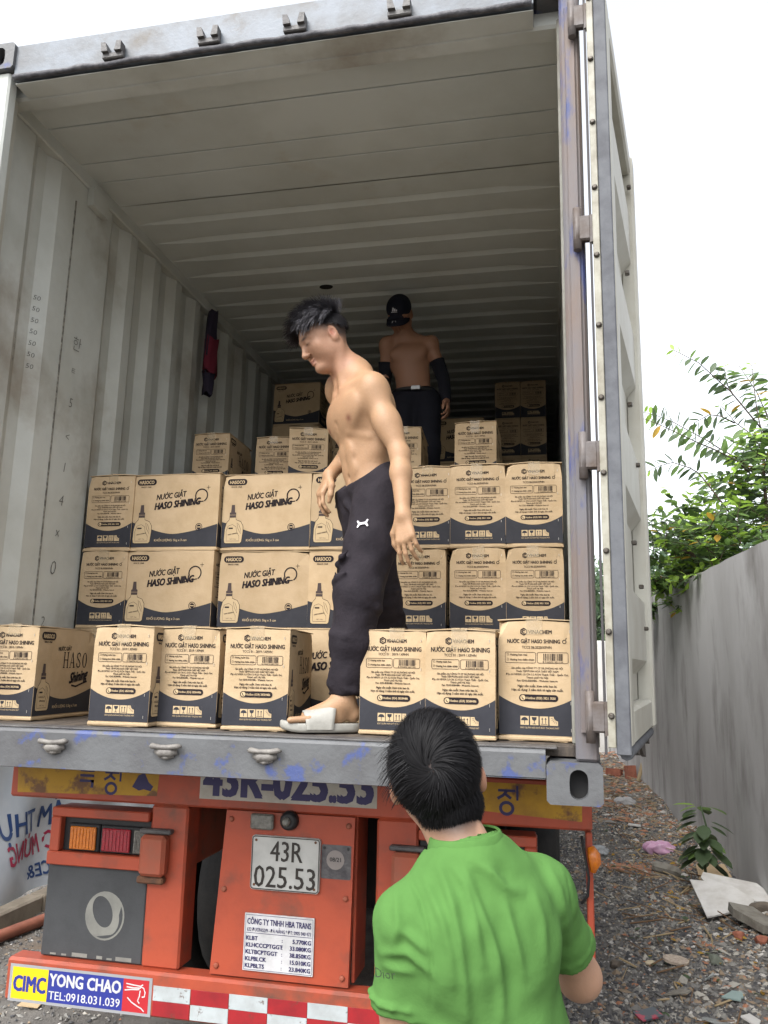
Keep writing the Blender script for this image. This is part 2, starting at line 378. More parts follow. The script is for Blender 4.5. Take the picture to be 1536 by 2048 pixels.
# corner posts
for X0, X1 in ((-2.43, -2.30), (-.075, -.008)):
    cp(MB().box((X0, .0, .118), (X1, .055, 2.778), .008), 'corner_post', POSTBLUE if X0 > -1 else STEEL_IN)
cp(MB().box((-.058, -.012, .20), (-.024, -.001, 2.70), .004), 'post_bar', POSTBLUE)
cp(MB().box((-.083, .056, .16), (-.05, .11, 2.72), .006), 'inner_post', mat('inner_post_grey', srgb(150, 150, 142), .6, srgb(120, 116, 106), 9, .1, 60))
cp(MB().box((-2.40, .056, .16), (-2.33, .11, 2.72), .006), 'inner_post', CREAM)
cp(MB().box((-2.425, -.02, .3), (-2.34, -.004, 2.6), .004), 'post_bar', STEEL_IN)
# corner castings with oval holes
def casting(x0, x1, z0, z1, yf, hole):
    mb = MB(); cx, cz = (x0+x1)/2+hole[0], (z0+z1)/2+hole[1]; n = 40; out = []; inn = []
    for k in range(n):
        a = 2*math.pi*(k+.5)/n; c, s = math.cos(a), math.sin(a)
        t = min(((x1-x0)/2)/abs(c) if abs(c) > 1e-6 else 9, ((z1-z0)/2)/abs(s) if abs(s) > 1e-6 else 9)
        out.append(((x0+x1)/2+c*t, (z0+z1)/2+s*t))
        inn.append((cx+hole[2]*c, cz+(hole[3]-hole[2])*max(-1, min(1, s*3))+hole[2]*s))
    V = [(x, yf, z) for x, z in out]+[(x, yf, z) for x, z in inn]+[(x, yf+.045, z) for x, z in inn]
    F = [(k, (k+1) % n, n+(k+1) % n, n+k) for k in range(n)]+[(n+k, n+(k+1) % n, 2*n+(k+1) % n, 2*n+k) for k in range(n)]
    mb.add(V, F, 0)
    V = [(x, yf, z) for x, z in out]+[(x, yf+.178, z) for x, z in out]
    mb.add(V, [((k+1) % n, k, n+k, n+(k+1) % n) for k in range(n)]+[tuple(range(2*n-1, n-1, -1))], 0)
    mb.add([(x, yf+.044, z) for x, z in inn], [tuple(range(n))], 1)
    return mb
for x0, x1 in ((-.162, .0), (-2.438, -2.276)):
    for z0, z1 in ((-.004, .116), (2.778, 2.898)):
        cp(casting(x0, x1, z0, z1, -.022, (.012, -.002, .027, .043)), 'corner_casting', [STEEL_OUT, DARK])
# cam keepers on header and sill
def keeper(top):
    mb = MB()
    if top:
        mb.box((-.045, -.028, -.012), (.045, -.006, .014), .004)
        for s_ in (-1, 1):
            mb.prism([(s_*.028-.014, .01), (s_*.028+.014, .01), (s_*.034+.008, .05), (s_*.034-.012, .052)], 0, .035, frame((0, -.006, 0), (1, 0, 0), (0, 0, 1)))
    else:
        mb.tube([(-.066, -.020, .020), (-.055, -.032, .024), (-.02, -.026, .018), (.025, -.026, .020), (.058, -.034, .026), (.068, -.022, .024)], [.006, .013, .011, .012, .013, .006], 10)
        mb.tube([(-.045, -.006, .0), (-.02, -.016, -.006), (.02, -.016, -.004), (.045, -.006, .0)], [.014, .022, .021, .014], 10)
        mb.tube([(-.032, -.008, -.022), (0, -.018, -.026), (.032, -.008, -.020)], [.008, .012, .008], 8)
    return mb
kt = keeper(True).mesh('lock_keeper', DIRTY); kb = keeper(False).mesh('lock_keeper', mat('keeper_grey', srgb(142, 138, 132), .6, srgb(112, 108, 104), 25, .3, 60))
for x, z in ((-1.815, 2.755), (-1.405, 2.758), (-1.055, 2.757), (-.65, 2.757)):
    o = link('lock_keeper', kt, ct, (x, -.006, z)); o.matrix_parent_inverse = ci
for x in (-1.79, -1.38, -1.04, -.45):
    o = link('lock_keeper', kb, ct, (x, -.008, .095), scale=(.82, .8, .72)); o.matrix_parent_inverse = ci
# handwriting
pr = Print()
for i, (a, b) in enumerate((('', '50'), ('9', '50'), ('10', '50'), ('11', '50'), ('12', '50'), ('13', '50'), ('14', '50'))):
    z = 2.005-.055*i
    pr.text(b, .475, z, h=.024, bold=-.018, shear=.15, slope=.05*(-1)**i)
    if a: pr.text(a, .355 if len(a) < 2 else .35, z-.012, h=.024, bold=-.018, shear=.1)
me = pr.mesh('wall_writing', MARKER, frame((XL-.022, .0, 0), (0, 1, 0), (0, 0, 1)))
# follow the corrugation: each vertex sits 2 mm proud of the sheet under it
def wall_x(y):
    P = wall_profile([.317])
    for (a, d), (b, e) in zip(P, P[1:]):
        if a <= y <= b: return XL-.036*(d+(e-d)*(y-a)/(b-a))
    return XL
for v in me.vertices: v.co.x = wall_x(v.co.y)+.002
o = link('wall_writing', me, ct); o.matrix_parent_inverse = ci; o['kind'] = 'stuff'
pr = Print()
for k, (ch, y, z, h) in enumerate((('한', .775, 1.90, .06), ('ㅌ', .765, 1.76, .035), ('5', .768, 1.60, .05), ('<', .77, 1.43, .045), ('1', .77, 1.28, .05), ('4', .77, 1.12, .055), ('x', .765, .97, .05), ('0', .76, .80, .07), ('2', .72, .55, .05))):
    pr.text(ch, y, z, h=h, shear=.12, bold=-.012, slope=.06)
o = link('wall_writing', pr.mesh('wall_writing', mat('pencil', srgb(122, 121, 117), .8), frame((XL+.001, 0, 0), (0, 1, 0), (0, 0, 1))), ct); o.matrix_parent_inverse = ci; o['kind'] = 'stuff'
# ---------------- open right door, swung back along the side
DM = frame((.018, -.035, 0), (.175, 1.0, 0), (0, 0, 1))     # u along the door, v up, n = out of the inner face (+X)
def dbox(u0, u1, v0, v1, n0, n1, bev=.004, mb=None, m=0): return (mb or MB()).box((u0, v0, n0), (u1, v1, n1), bev, m, DM)
DW, DZ0, DZ1 = 1.06, .165, 2.70
dr = dbox(.0, DW, DZ0, DZ1, 0, .006); door = cp(dr, 'door', CREAM)
def dp(mb, name, mats): return mb.build(name, mats, door)
dp(dbox(.0, .10, DZ0, DZ1, .0065, .066, .008), 'door_stile', CREAM); dp(dbox(DW-.10, DW, DZ0, DZ1, .0065, .075, .01), 'door_stile', CREAM)
dp(dbox(.101, DW-.101, DZ0, DZ0+.11, .0065, .066, .01), 'door_rail', CREAM); dp(dbox(.101, DW-.101, DZ1-.10, DZ1, .0065, .066, .01), 'door_rail', CREAM)
# panel pressed into four broad recesses
def dpan():
    z = DZ0+.11; P = [(z, .012)]; hh = (DZ1-.10-z)/4
    for k in range(4):
        a = z+hh*k
        P += [(a+.10, .012), (a+.15, .052), (a+hh-.20, .052), (a+hh-.15, .012)]
    P.append((DZ1-.10, .012)); V = []
    for zz, n_ in P:
        for u in (.102, .20, .55, .86, DW-.102): V.append(DM @ Vector((u, zz, n_)))
    F = [(i*5+k, i*5+k+1, (i+1)*5+k+1, (i+1)*5+k) for i in range(len(P)-1) for k in range(4)]
    return MB().add(V, F)
dp(dpan(), 'door_panel', CREAM)
dp(dbox(-.012, .0, DZ0, DZ1, .000, .022, .002), 'bolt_strip', mat('strip_cream', srgb(172, 170, 156), .5, srgb(138, 132, 116), 12))
mb = MB(); pts = [DM @ Vector((-.006, DZ0-.02+(DZ1-DZ0+.03)*k/30, .046+.002*math.sin(k))) for k in range(31)]
dp(dbox(-.009, .004, DZ0-.02, DZ1, .0225, .064, .006), 'gasket', RUBBER)
mb = MB(); mb.tube([DM @ Vector((.03+DW*.93*k/20, DZ0-.018, .046)) for k in range(21)], .02, 8); dp(mb, 'gasket', RUBBER)
mb = MB()
for fl in ((.95, -.03), (.72, -.06), (.45, -.03)):
    mb.prism([(fl[0]-.18, 0), (fl[0]+.06, 0), (fl[0]+.10, fl[1]-.02), (fl[0]-.02, fl[1])], .03, .045, DM @ Matrix.Translation((0, DZ0-.02, 0)))
dp(mb, 'torn_gasket', mat('torn_rubber', srgb(92, 86, 80), .8))
dp(dbox(-.003, .0, DZ0-.02, DZ1, -.012, -.004, .001), 'rubber_lip', mat('lip_dark', srgb(70, 68, 70), .7))
for k in range(11):
    z = DZ0+.09+k*.243; mb = MB(); c = DM @ Vector((-.012, z, .011))
    q = [DM @ Vector((-.012-.000, z, .011)), DM @ Vector((-.018, z, .011)), DM @ Vector((-.022, z, .011))]
    mb.tube(q, [.010, .009, .005], 8); dp(mb, 'bolt', BOLT)
# small dog lugs on the inner face
for k, (u, z) in enumerate(((.93, 2.52), (.62, 1.95), (.5, 1.36), (.8, 1.2), (.45, .83), (.72, .70), (.9, .55))):
    dp(dbox(u-.012, u+.012, z-.006, z+.010, .05, .068, .003), 'lug', BOLT)
# hinges: knuckle on the post, leaf to the door
for z in (2.63, 1.82, 1.045, .25):
    mb = MB(); mb.box((-.045, -.042, z-.045), (.012, -.014, z+.045), .006)
    mb.prism([(.008, -.055), (.04, -.04), (.05, .02), (.04, .045), (.008, .045)], 0, .022, frame((-.0, -.018, z), (1, 0, 0), (0, 0, 1)))
    mb.tube([(-.032, -.03, z-.075), (-.032, -.03, z+.075)], .014, 10); cp(mb, 'hinge', mat('hinge_grey', srgb(112, 106, 104), .5, srgb(90, 76, 66), 12, .2, 60))
# left door, folded back along the far side (only its edge could be seen from outside)
cp(MB().box((-2.51, -.02, .165), (-2.4385, 1.05, 2.70), .01), 'door', CREAM)
# ================================================================ container trailer (rear end)
tr = empty('container_trailer', (-1.16, .5, GZ), label='orange container trailer under the container, with registration 43R-025.53', cat='trailer')
ti = Matrix.Translation((1.16, -.5, -GZ))
TY = .5
def tp(mb, name, mats, parent=None):
    o = mb.build(name, mats, parent or tr)
    if not parent: o.matrix_parent_inverse = ti
    return o
def flat(pr, name, mats, x, y, z, parent=None):
    o = link(name, pr.mesh(name, mats, FRONT(x, y, z)), parent or tr)
    if not parent: o.matrix_parent_inverse = ti
    return o
beam = tp(MB().box((-2.31, TY, -.168), (-.012, TY+.16, .0), .008), 'rear_beam', ORANGE)
for x0, x1 in ((-1.682, -1.528), (-.781, -.627)):
    tp(MB().box((x0, TY+.004, -.752), (x1, TY+.12, -.1682), .008), 'upright', ORANGE)
# centre panel, a little wider and nearer at the foot
mb = MB(); mb.prism([(-1.366, -.169), (-1.40, -.745), (-.872, -.745), (-.862, -.169)], .0, .025, frame((0, TY+.02, 0), (1, 0, 0), (0, .0, 1))); cpn = tp(mb, 'centre_panel', ORANGE)
for x in (-1.374, -.864): tp(MB().box((x-.006, TY+.03, -.74), (x+.006, TY+.2, -.17), .002), 'panel_side', ORANGE)
# bumper bar
bump = tp(MB().box((-2.225, TY-.03, -.905), (-.20, TY+.06, -.752), .01), 'bumper', ORANGE)
yb = TY-.03
for k in range(9):
    for r_ in range(2):
        u0 = -1.605+k*.148+(.002 if k else 0); z0 = -.795-.051*(r_+1)
        m_ = CHKW if (k+r_) % 2 == 0 else CHKR
        if u0+.148 > -.25: continue
        o = tp(MB().box((u0, yb-.003, z0+.0005), (u0+.1465, yb-.0005, z0+.0505), .0004), 'reflector', m_, bump); o.matrix_parent_inverse = Matrix.Identity(4) 
# dealer sign on the bumper
pr = Print(); pr.rect(0, 0, .594, .131, 3, 0); pr.rect(.012, .010, .165, .121, 0, 1); pr.rect(.165, .010, .478, .121, 1, 1); pr.rect(.478, .010, .582, .121, 2, 1)
pr.text('CIMC', .088, .066, w=.135, h=.056, m=1, layer=2, bold=.035)
pr.text('YONG CHAO', .3205, .090, w=.296, h=.044, m=4, layer=2, bold=.03)
pr.text('TEL:0918.031.039', .3205, .036, w=.296, h=.030, m=4, layer=2, bold=.012)
hz = [[(.49, .105), (.52, .102), (.548, .100), (.558, .106)], [(.492, .094), (.52, .092), (.545, .094)], [(.485, .082), (.51, .086), (.54, .088), (.552, .098), (.562, .094), (.568, .08), (.566, .066), (.556, .064)],
      [(.548, .086), (.546, .066), (.540, .050), (.548, .042)], [(.498, .058), (.515, .044), (.54, .032), (.556, .026), (.568, .016)]]
for q in hz: pr.line(q, .0042, 4, 2)
sg = flat(pr, 'dealer_sign', [YELLOW, BLUE, RED, SILVER, WHITE], -2.205, yb-.001, -.903)
# stickers on the beam
def hangul_tuk(p, x, y, m): 
    p.rect(x, y+.048, x+.062, y+.058, m, 1); p.rect(x, y+.028, x+.062, y+.038, m, 1); p.rect(x, y+.066, x+.05, y+.074, m, 1)
    p.rect(x, y+.008, x+.062, y+.018, m, 1); p.rect(x+.05, y-.012, x+.062, y+.018, m, 1)
def hangul_jang(p, x, y, m):
    p.line([(x+.014+.022*math.cos(k*.42), y+.002+.020*math.sin(k*.42)) for k in range(15)], .011, m, 1, True)
    p.rect(x-.016, y+.058, x+.046, y+.067, m, 1); p.line([(x+.014, y+.06), (x+.002, y+.046), (x-.018, y+.034)], .010, m, 1); p.line([(x+.01, y+.05), (x+.03, y+.036)], .010, m, 1); p.rect(x+.048, y+.03, x+.056, y+.08, m, 1)
pr = Print(); pr.poly([(-2.275, -.150), (-1.662, -.135), (-1.656, -.02), (-2.285, -.02)], 0, 0); hangul_tuk(pr, -2.0, -.105, 1); hangul_jang(pr, -1.875, -.118, 1)
pr.poly([(-1.77, -.105), (-1.745, -.06), (-1.72, -.05), (-1.70, -.085), (-1.68, -.10), (-1.69, -.118), (-1.72, -.112), (-1.74, -.118)], 1, 1)
flat(pr, 'beam_sticker', [YELLOW_W, PURPLE], 0, TY, 0)
pr = Print(); pr.poly([(-.56, -.110), (-.047, -.138), (-.044, -.02), (-.56, -.02)], 0, 0); hangul_tuk(pr, -.455, -.085, 1); hangul_jang(pr, -.322, -.108, 1)
flat(pr, 'beam_sticker', [YELLOW_W, PURPLE], 0, TY, 0)
pr = Print(); pr.rect(-1.484, -.134, -.782, .0, 0, 0); pr.text('43R-025.53', -1.133, -.055, w=.665, h=.125, m=1, bold=.04)
flat(pr, 'number_panel', [mat('number_white', srgb(198, 194, 184), .5, srgb(176, 168, 156), 8, c3=srgb(150, 120, 100), s3=12, lo3=.62, hi3=.7), PURPLE], 0, TY, 0)
# registration plate
yc = TY-.006
plate = tp(MB().prism(Print().rrect(-1.254, -.439, -.988, -.249, .012), -.004, .012, frame((0, yc, 0), (1, 0, 0), (0, 0, 1))), 'registration_plate', mat('plate_white', srgb(206, 206, 202), .4, srgb(190, 190, 186), 14))
pr = Print(); pr.line(Print().rrect(-1.2505, -.4355, -.9915, -.2525, .010), .0035, 0, 1, True)
pr.text('43R', -1.117, -.299, w=.125, h=.074, m=0, bold=.01); pr.text('025.53', -1.121, -.389, w=.236, h=.078, m=0, bold=.01)
for a, b in ((-1.237, -.266), (-1.006, -.262), (-1.238, -.422), (-1.006, -.424)): pr.disc(a, b, .005, m=1, layer=1)
flat(pr, 'plate_digits', [mat('plate_black', srgb(52, 46, 42), .5), RUST], 0, yc-.0125, 0, plate)
insp = tp(MB().prism(Print().rrect(-.986, -.386, -.873, -.268, .006), 0, .006, frame((0, TY+.0, 0), (1, 0, 0), (0, 0, 1))), 'inspection_holder', mat('holder_grey', srgb(100, 98, 100), .25, srgb(74, 72, 76), 25, .3, 60, coat=.5))
pr = Print(); pr.disc(-.932, -.32, .034, m=0, layer=0); pr.text('08/21', -.932, -.318, w=.042, m=1, layer=1, bold=.02)
for a, b in ((-.975, -.28), (-.884, -.28)): pr.disc(a, b, .005, m=1, layer=0)
flat(pr, 'inspection_disc', [mat('holder_disc', srgb(150, 142, 138), .4), LAMPBODY], 0, TY-.0065, 0, insp)
o = tp(MB().box((-1.262, TY-.03, -.228), (-1.172, TY-.0062, -.172), .006), 'number_lamp', GLASS)
rl = tp(MB().tube([(-1.113, TY-.006, -.192), (-1.113, TY-.022, -.192), (-1.113, TY-.032, -.192)], [.036, .034, .024], 16), 'round_lamp', LAMPBODY)
tp(MB().tube([(-1.118, TY-.030, -.193), (-1.118, TY-.040, -.193), (-1.118, TY-.046, -.193)], [.018, .016, .008], 12), 'bulb', GLASS, rl).matrix_parent_inverse = Matrix.Identity(4)
for a_, b_ in ((-1.345, -.20), (-.885, -.20), (-1.375, -.715), (-.895, -.715), (-1.36, -.45), (-.89, -.45)): tp(MB().tube([(a_, TY-.0052, b_), (a_, TY-.010, b_), (a_, TY-.013, b_)], [.011, .010, .005], 8), 'bolt', ORANGE_D)
# weights plate
wt = tp(MB().box((-1.27, TY-.012, -.719), (-1.002, TY-.0062, -.524), .001), 'weight_plate', WHITE)
pr = Print(); pr.line([(-1.265, -.714), (-1.007, -.714), (-1.007, -.529), (-1.265, -.529)], .0018, 0, 0, True)
pr.text('CÔNG TY TNHH HBA TRANS', -1.136, -.550, w=.245, h=.021, m=0, bold=.02); pr.text('632 ĐƯỜNG2/9 - ĐÀ NẴNG * ĐT: 0905 040 473', -1.136, -.578, w=.245, h=.013, m=0, bold=.012)
pr.rect(-1.262, -.5905, -1.010, -.589, 0, 1)
for i, (a, b) in enumerate((('KLBT', '5.770KG'), ('KLHCCCPTGGT', '33.080KG'), ('KLTBCPTGGT', '38.850KG'), ('KLPBLCK', '15.010KG'), ('KLPBLTS', '23.840KG'))):
    z = -.607-.0232*i; pr.text(a, -1.260, z, h=.0145, m=0, bold=.035, al='l'); pr.text(b, -1.012, z, h=.0145, m=0, bold=.035, al='r'); pr.text(':', -1.121, z, h=.013, m=0, bold=.03)
flat(pr, 'weight_lettering', [PURPLE], 0, TY-.0122, 0, wt)
# lamp clusters: left one seen whole, right one behind the man in green
for mx in (0, 1):
    fx = (lambda x: x) if not mx else (lambda x: -2.308-x)
    def b2(x0, x1, y0, y1, z0, z1, bev=.004): a, b = sorted((fx(x0), fx(x1))); return MB().box((a, y0, z0), (b, y1, z1), bev)
    lb = tp(b2(-2.10, -1.684, TY+.05, TY+.11, -.40, -.198), 'lamp_box', ORANGE)
    ipd = lambda o: setattr(o, 'matrix_parent_inverse', Matrix.Identity(4))
    for (a, b, c, d) in ((-2.105, -1.684, -.232, -.196), (-2.112, -1.684, -.412, -.362)): ipd(tp(b2(a, b, TY-.01, TY+.055, c, d), 'lamp_frame', ORANGE, lb))
    ipd(tp(b2(-2.105, -2.062, TY-.01, TY+.055, -.3615, -.2325), 'lamp_frame', ORANGE, lb))
    ipd(tp(b2(-2.0615, -1.685, TY+.02, TY+.052, -.3615, -.2325, .002), 'lamp_tray', LAMPBODY, lb))
    for nm, x0, x1, m_ in (('amber_lens', -2.019, -1.908, AMBER), ('red_lens', -1.880, -1.760, LRED), ('reverse_lens', -1.745, -1.690, GLASS)):
        ipd(tp(b2(x0-.012, x1+.012, TY+.004, TY+.0195, -.358, -.255, .006), 'lens_housing', LAMPBODY, lb))
        lm_ = b2(x0, x1, TY-.008, TY+.0035, -.350, -.265, .005); nr_ = 7
        for r_ in range(nr_): xa = x0+.006+(x1-x0-.012)*r_/nr_; q0_, q1_ = sorted((fx(xa), fx(xa+(x1-x0-.012)/nr_*.7))); lm_.box((q0_, TY-.0105, -.345), (q1_, TY-.0078, -.270), .001)
        ipd(tp(lm_, nm, m_, lb))
    lt = tp(b2(-1.698, -1.592, TY-.05, TY+.003, -.42, -.272, .02), 'latch_cover', ORANGE_D)
    tp(b2(-1.71, -1.58, TY-.03, TY+.003, -.27, -.252, .006), 'latch_cap', DIRTY)
    tp(b2(-1.71, -1.60, TY-.03, TY+.003, -.45, -.424, .006), 'latch_cap', RUST)
    # mud guard
    mg = tp(b2(-2.112, -1.684, TY+.012, TY+.04, -.748, -.414, .004), 'mud_guard', FLAPM)
    pr = Print(); cx, cz = fx(-1.85), -.587; n = 30
    o_ = [(cx+.083*math.cos(2*math.pi*k/n), cz+.088*math.sin(2*math.pi*k/n)) for k in range(n)]
    i_ = [(cx-.010+.042*math.cos(2*math.pi*k/n)-.012*math.sin(2*math.pi*k/n), cz+.014+.056*math.sin(2*math.pi*k/n)) for k in range(n)]
    pr.strip(o_+o_[:1], i_+i_[:1], 0, 0)
    pr.poly([(cx+.076*math.cos(a), cz+.081*math.sin(a)) for a in np.linspace(R(-112), R(28), 14)]+[(cx+.04*math.cos(a)+.022, cz-.012+.055*math.sin(a)) for a in np.linspace(R(20), R(-88), 10)], 1, 1)
    ipd(flat(pr, 'guard_emblem', [LOGO_G, FLAPM], 0, TY+.0115, 0, mg))
    pr = Print(); rr = random.Random(4)
    u = -2.07
    while u < -1.74:
        w_ = rr.uniform(.012, .07); a, b = sorted((fx(u), fx(u+w_))); pr.rect(a, -.742, b, -.742+rr.uniform(.006, .016), 0, 0); u += w_+rr.uniform(.006, .05)
    ipd(flat(pr, 'guard_scuff', [LOGO_G], 0, TY+.0115, 0, mg))
# side marker lamp and cable on the right end
tp(MB().box((-.036, TY-.012, -.62), (-.014, TY+.06, -.17), .004), 'end_plate', ORANGE)
tp(MB().tube([(-.022, TY-.035, -.21), (-.012, TY-.038, -.235), (-.008, TY-.038, -.26), (-.016, TY-.035, -.292)], [.012, .022, .022, .010], 8), 'side_marker', AMBER)
tp(MB().tube([(-.05, TY-.02, -.18), (-.045, TY-.035, -.22), (-.03, TY-.035, -.31), (-.035, TY-.03, -.37), (-.055, TY-.01, -.40)], .005, 6), 'lamp_cable', DARK)
# main rails, axle, wheels in the dark under the load
for x in (-1.62, -.74): tp(MB().box((x-.06, TY+.17, -.42), (x+.06, 11.5, -.08), .008), 'chassis_rail', ORANGE_D)
for y in (1.6, 3.2, 5.0): tp(MB().box((-1.68, y, -.3), (-.68, y+.12, -.1), .006), 'cross_member', ORANGE_D)
tp(MB().box((-1.45, TY+.5, -.62), (-.85, TY+.52, -.2), .004), 'back_plate', DARK)
def wheel(x, y):
    mb = MB(); r_ = .50; pr_ = [(-.12, .30), (-.13, .44), (-.11, .49), (-.06, .505), (.06, .505), (.11, .49), (.13, .44), (.12, .30)]; n = 28
    V = [(x+a, y+rr*math.cos(2*math.pi*k/n), GZ+.5+rr*math.sin(2*math.pi*k/n)) for k in range(n) for a, rr in pr_]; q = len(pr_)
    mb.add(V, [(k*q+j, k*q+j+1, ((k+1) % n)*q+j+1, ((k+1) % n)*q+j) for k in range(n) for j in range(q-1)], 0, True)
    w_ = tp(mb, 'wheel', TYRE)
    V = [(x, y, GZ+.5)]+[(x+.06, y+.30*math.cos(2*math.pi*k/n), GZ+.5+.30*math.sin(2*math.pi*k/n)) for k in range(n)]
    tp(MB().add(V, [(0, 1+k, 1+(k+1) % n) for k in range(n)]), 'rim', ORANGE_D, w_).matrix_parent_inverse = Matrix.Identity(4)
for y in (2.0, 3.35): 
    for x in (-2.1, -1.8, -.55, -.25): wheel(x, y)
# children of parts were built in world coordinates: undo the trailer offset they inherit
for o in tr.children_recursive:
    if o.parent != tr: o.matrix_parent_inverse = Matrix.Identity(4)
# ================================================================ cartons
def end_print(Wd, H, kind):
    p = Print(); c = lambda u: (u-.5)*Wd; t = lambda v: (1-v)*H       # u 0..1 left to right, v 0..1 top to bottom
    e = .994
    # navy foot with a bowl-shaped upper edge
    us = np.linspace(.004, .996, 23); top = [(c(u), t(.735-.105*abs(2*u-1)**2.0)) for u in us]; p.strip(top, [(x, t(.955)) for x, _ in top], 1, 0)
    hexa = lambda x, y, r: [(x+r*math.cos(R(30+60*k)), y+r*math.sin(R(30+60*k))) for k in range(6)]
    y = t(.09); p.line(hexa(c(.335), y, .0105), .0042, 0, 1, True); p.line([(c(.335)+.0045*math.cos(R(a)), y+.0045*math.sin(R(a))) for a in range(40, 330, 30)], .0028, 0, 1)
    p.text('VINACHEM', c(.395), y, w=.30*Wd, h=.0125, al='l', bold=.028)
    ty = t(.17)
    if kind == 'A':
        p.text('NƯỚC GIẶT HASO SHINING', c(.46), ty, w=.68*Wd, h=.0125, bold=.025)
        p.line([(c(.855)+.0055*math.cos(k*.45), ty-.001+.0055*math.sin(k*.45)) for k in range(14)], .0024, 0, 1, True); p.line([(c(.87), ty+.006), (c(.885), ty+.011)], .0022, 0, 1)
        p.text('TCCS 06:2020/XPHN', c(.5), t(.222), w=.38*Wd, h=.009, bold=.015)
    else:
        p.text('NƯỚC GIẶT HASO SHINING', c(.5), ty, w=.84*Wd, h=.0155, bold=.02)
        p.text('TCCS 01 : 2019 / XPHN', c(.5), t(.222), w=.46*Wd, h=.009, bold=.012)
    a0, a1 = t(.355), t(.265)
    p.line(p.rrect(c(.09), a0, c(.485), a1, .005, 3), .0014, 0, 1, True); p.line(p.rrect(c(.505), a0, c(.90), a1, .005, 3), .0014, 0, 1, True)
    for k, s_ in enumerate(('Hương ban mai' if kind == 'A' else 'Hương nước hoa', 'Hương hoa thiên nhiên')):
        yy_ = t(.285+.042*k); p.line([(c(.115), yy_-.003), (c(.135), yy_-.003), (c(.135), yy_+.003), (c(.115), yy_+.003)], .0011, 0, 1, True)
        p.text(s_, c(.155), yy_, w=(.22 if k == 0 else .31)*Wd, h=.0066, al='l', bold=.02)
    rr = random.Random(5); u = .585
    while u < .83:
        w_ = rr.choice((.006, .006, .012, .016)); p.rect(c(u), t(.333), c(u+w_), t(.275), 0, 1); u += w_+rr.choice((.006, .008, .012))
    p.text('8 936076 601144', c(.705), t(.344), w=.26*Wd, h=.005, bold=.01)
    L = ['Sản phẩm của CÔNG TY CP XÀ PHÒNG HÀ NỘI', 'Thuộc TẬP ĐOÀN HOÁ CHẤT VIỆT NAM', 'Địa chỉ NMSX: Lô CN 3.2 KCN Thạch Thất - Quốc Oai,', 'Thành phố Hà Nội', 'Fax: 0243.8584486 - Website: haso.vn']
    for k, (s_, w_) in enumerate(zip(L, (.66, .54, .80, .28, .52))): p.text(s_, c(.5), t(.398+.0265*k), w=w_*Wd, h=.0062, bold=.018)
    p.text('Ngày sản xuất: Xem trên bao bì.', c(.5), t(.548), w=.5*Wd, h=.0074, bold=.02); p.text('Hạn sử dụng: 3 năm tính từ ngày sản xuất.', c(.5), t(.58), w=.66*Wd, h=.0074, bold=.02)
    y = t(.648); p.poly(p.rrect(c(.265), y-.0105, c(.765), y+.0105, .0104, 5), 0, 1); p.disc(c(.315), y, .0082, m=2, layer=2, n=14)
    p.line([(c(.30), y+.004), (c(.305), y-.001), (c(.325), y-.005)], .0024, 0, 3)
    p.text('Hotline: (028) 3821 3030' if kind == 'A' else 'Hotline: (024) 38584486', c(.36), y, w=.37*Wd, h=.0078, m=2, layer=2, al='l', bold=.02)
    # four handling pictograms
    for k in range(4):
        x0 = c(.28+.123*k); s_ = .026; y0 = t(.872); p.rect(x0, y0, x0+s_, y0+s_*1.05, 2, 1); X = lambda a: x0+a*s_; Yv = lambda b: y0+b*s_*1.05
        if k == 0:
            p.poly([(X(.5+.42*math.cos(a)), Yv(.5+.38*math.sin(a))) for a in np.linspace(0, math.pi, 9)], 1, 2); p.rect(X(.46), Yv(.12), X(.54), Yv(.5), 1, 2)
        elif k == 1:
            p.poly([(X(.2), Yv(.9)), (X(.25), Yv(.6)), (X(.5), Yv(.45)), (X(.75), Yv(.6)), (X(.8), Yv(.9))][::-1], 1, 2); p.rect(X(.46), Yv(.15), X(.54), Yv(.46), 1, 2); p.rect(X(.3), Yv(.1), X(.7), Yv(.17), 1, 2)
        elif k == 2:
            for q in (.3, .7): p.rect(X(q-.04), Yv(.2), X(q+.04), Yv(.7), 1, 2); p.poly([(X(q-.13), Yv(.66)), (X(q+.13), Yv(.66)), (X(q), Yv(.88))], 1, 2)
            p.rect(X(.1), Yv(.1), X(.9), Yv(.16), 1, 2)
        else:
            p.poly([(X(1), Yv(1)), *[(X(1+.5*math.cos(a)), Yv(1+.5*math.sin(a))) for a in np.linspace(math.pi, 1.5*math.pi, 6)]], 1, 2)
            for q in range(5): a = math.pi*(1+.08+.085*q); p.line([(X(1+.6*math.cos(a)), Yv(1+.6*math.sin(a))), (X(1+.85*math.cos(a)), Yv(1+.85*math.sin(a)))], .0013, 1, 2)
    p.text('BẢO QUẢN NƠI KHÔ RÁO THOÁNG MÁT', c(.525), t(.893), w=.49*Wd, h=.0055, m=2, layer=1)
    return p
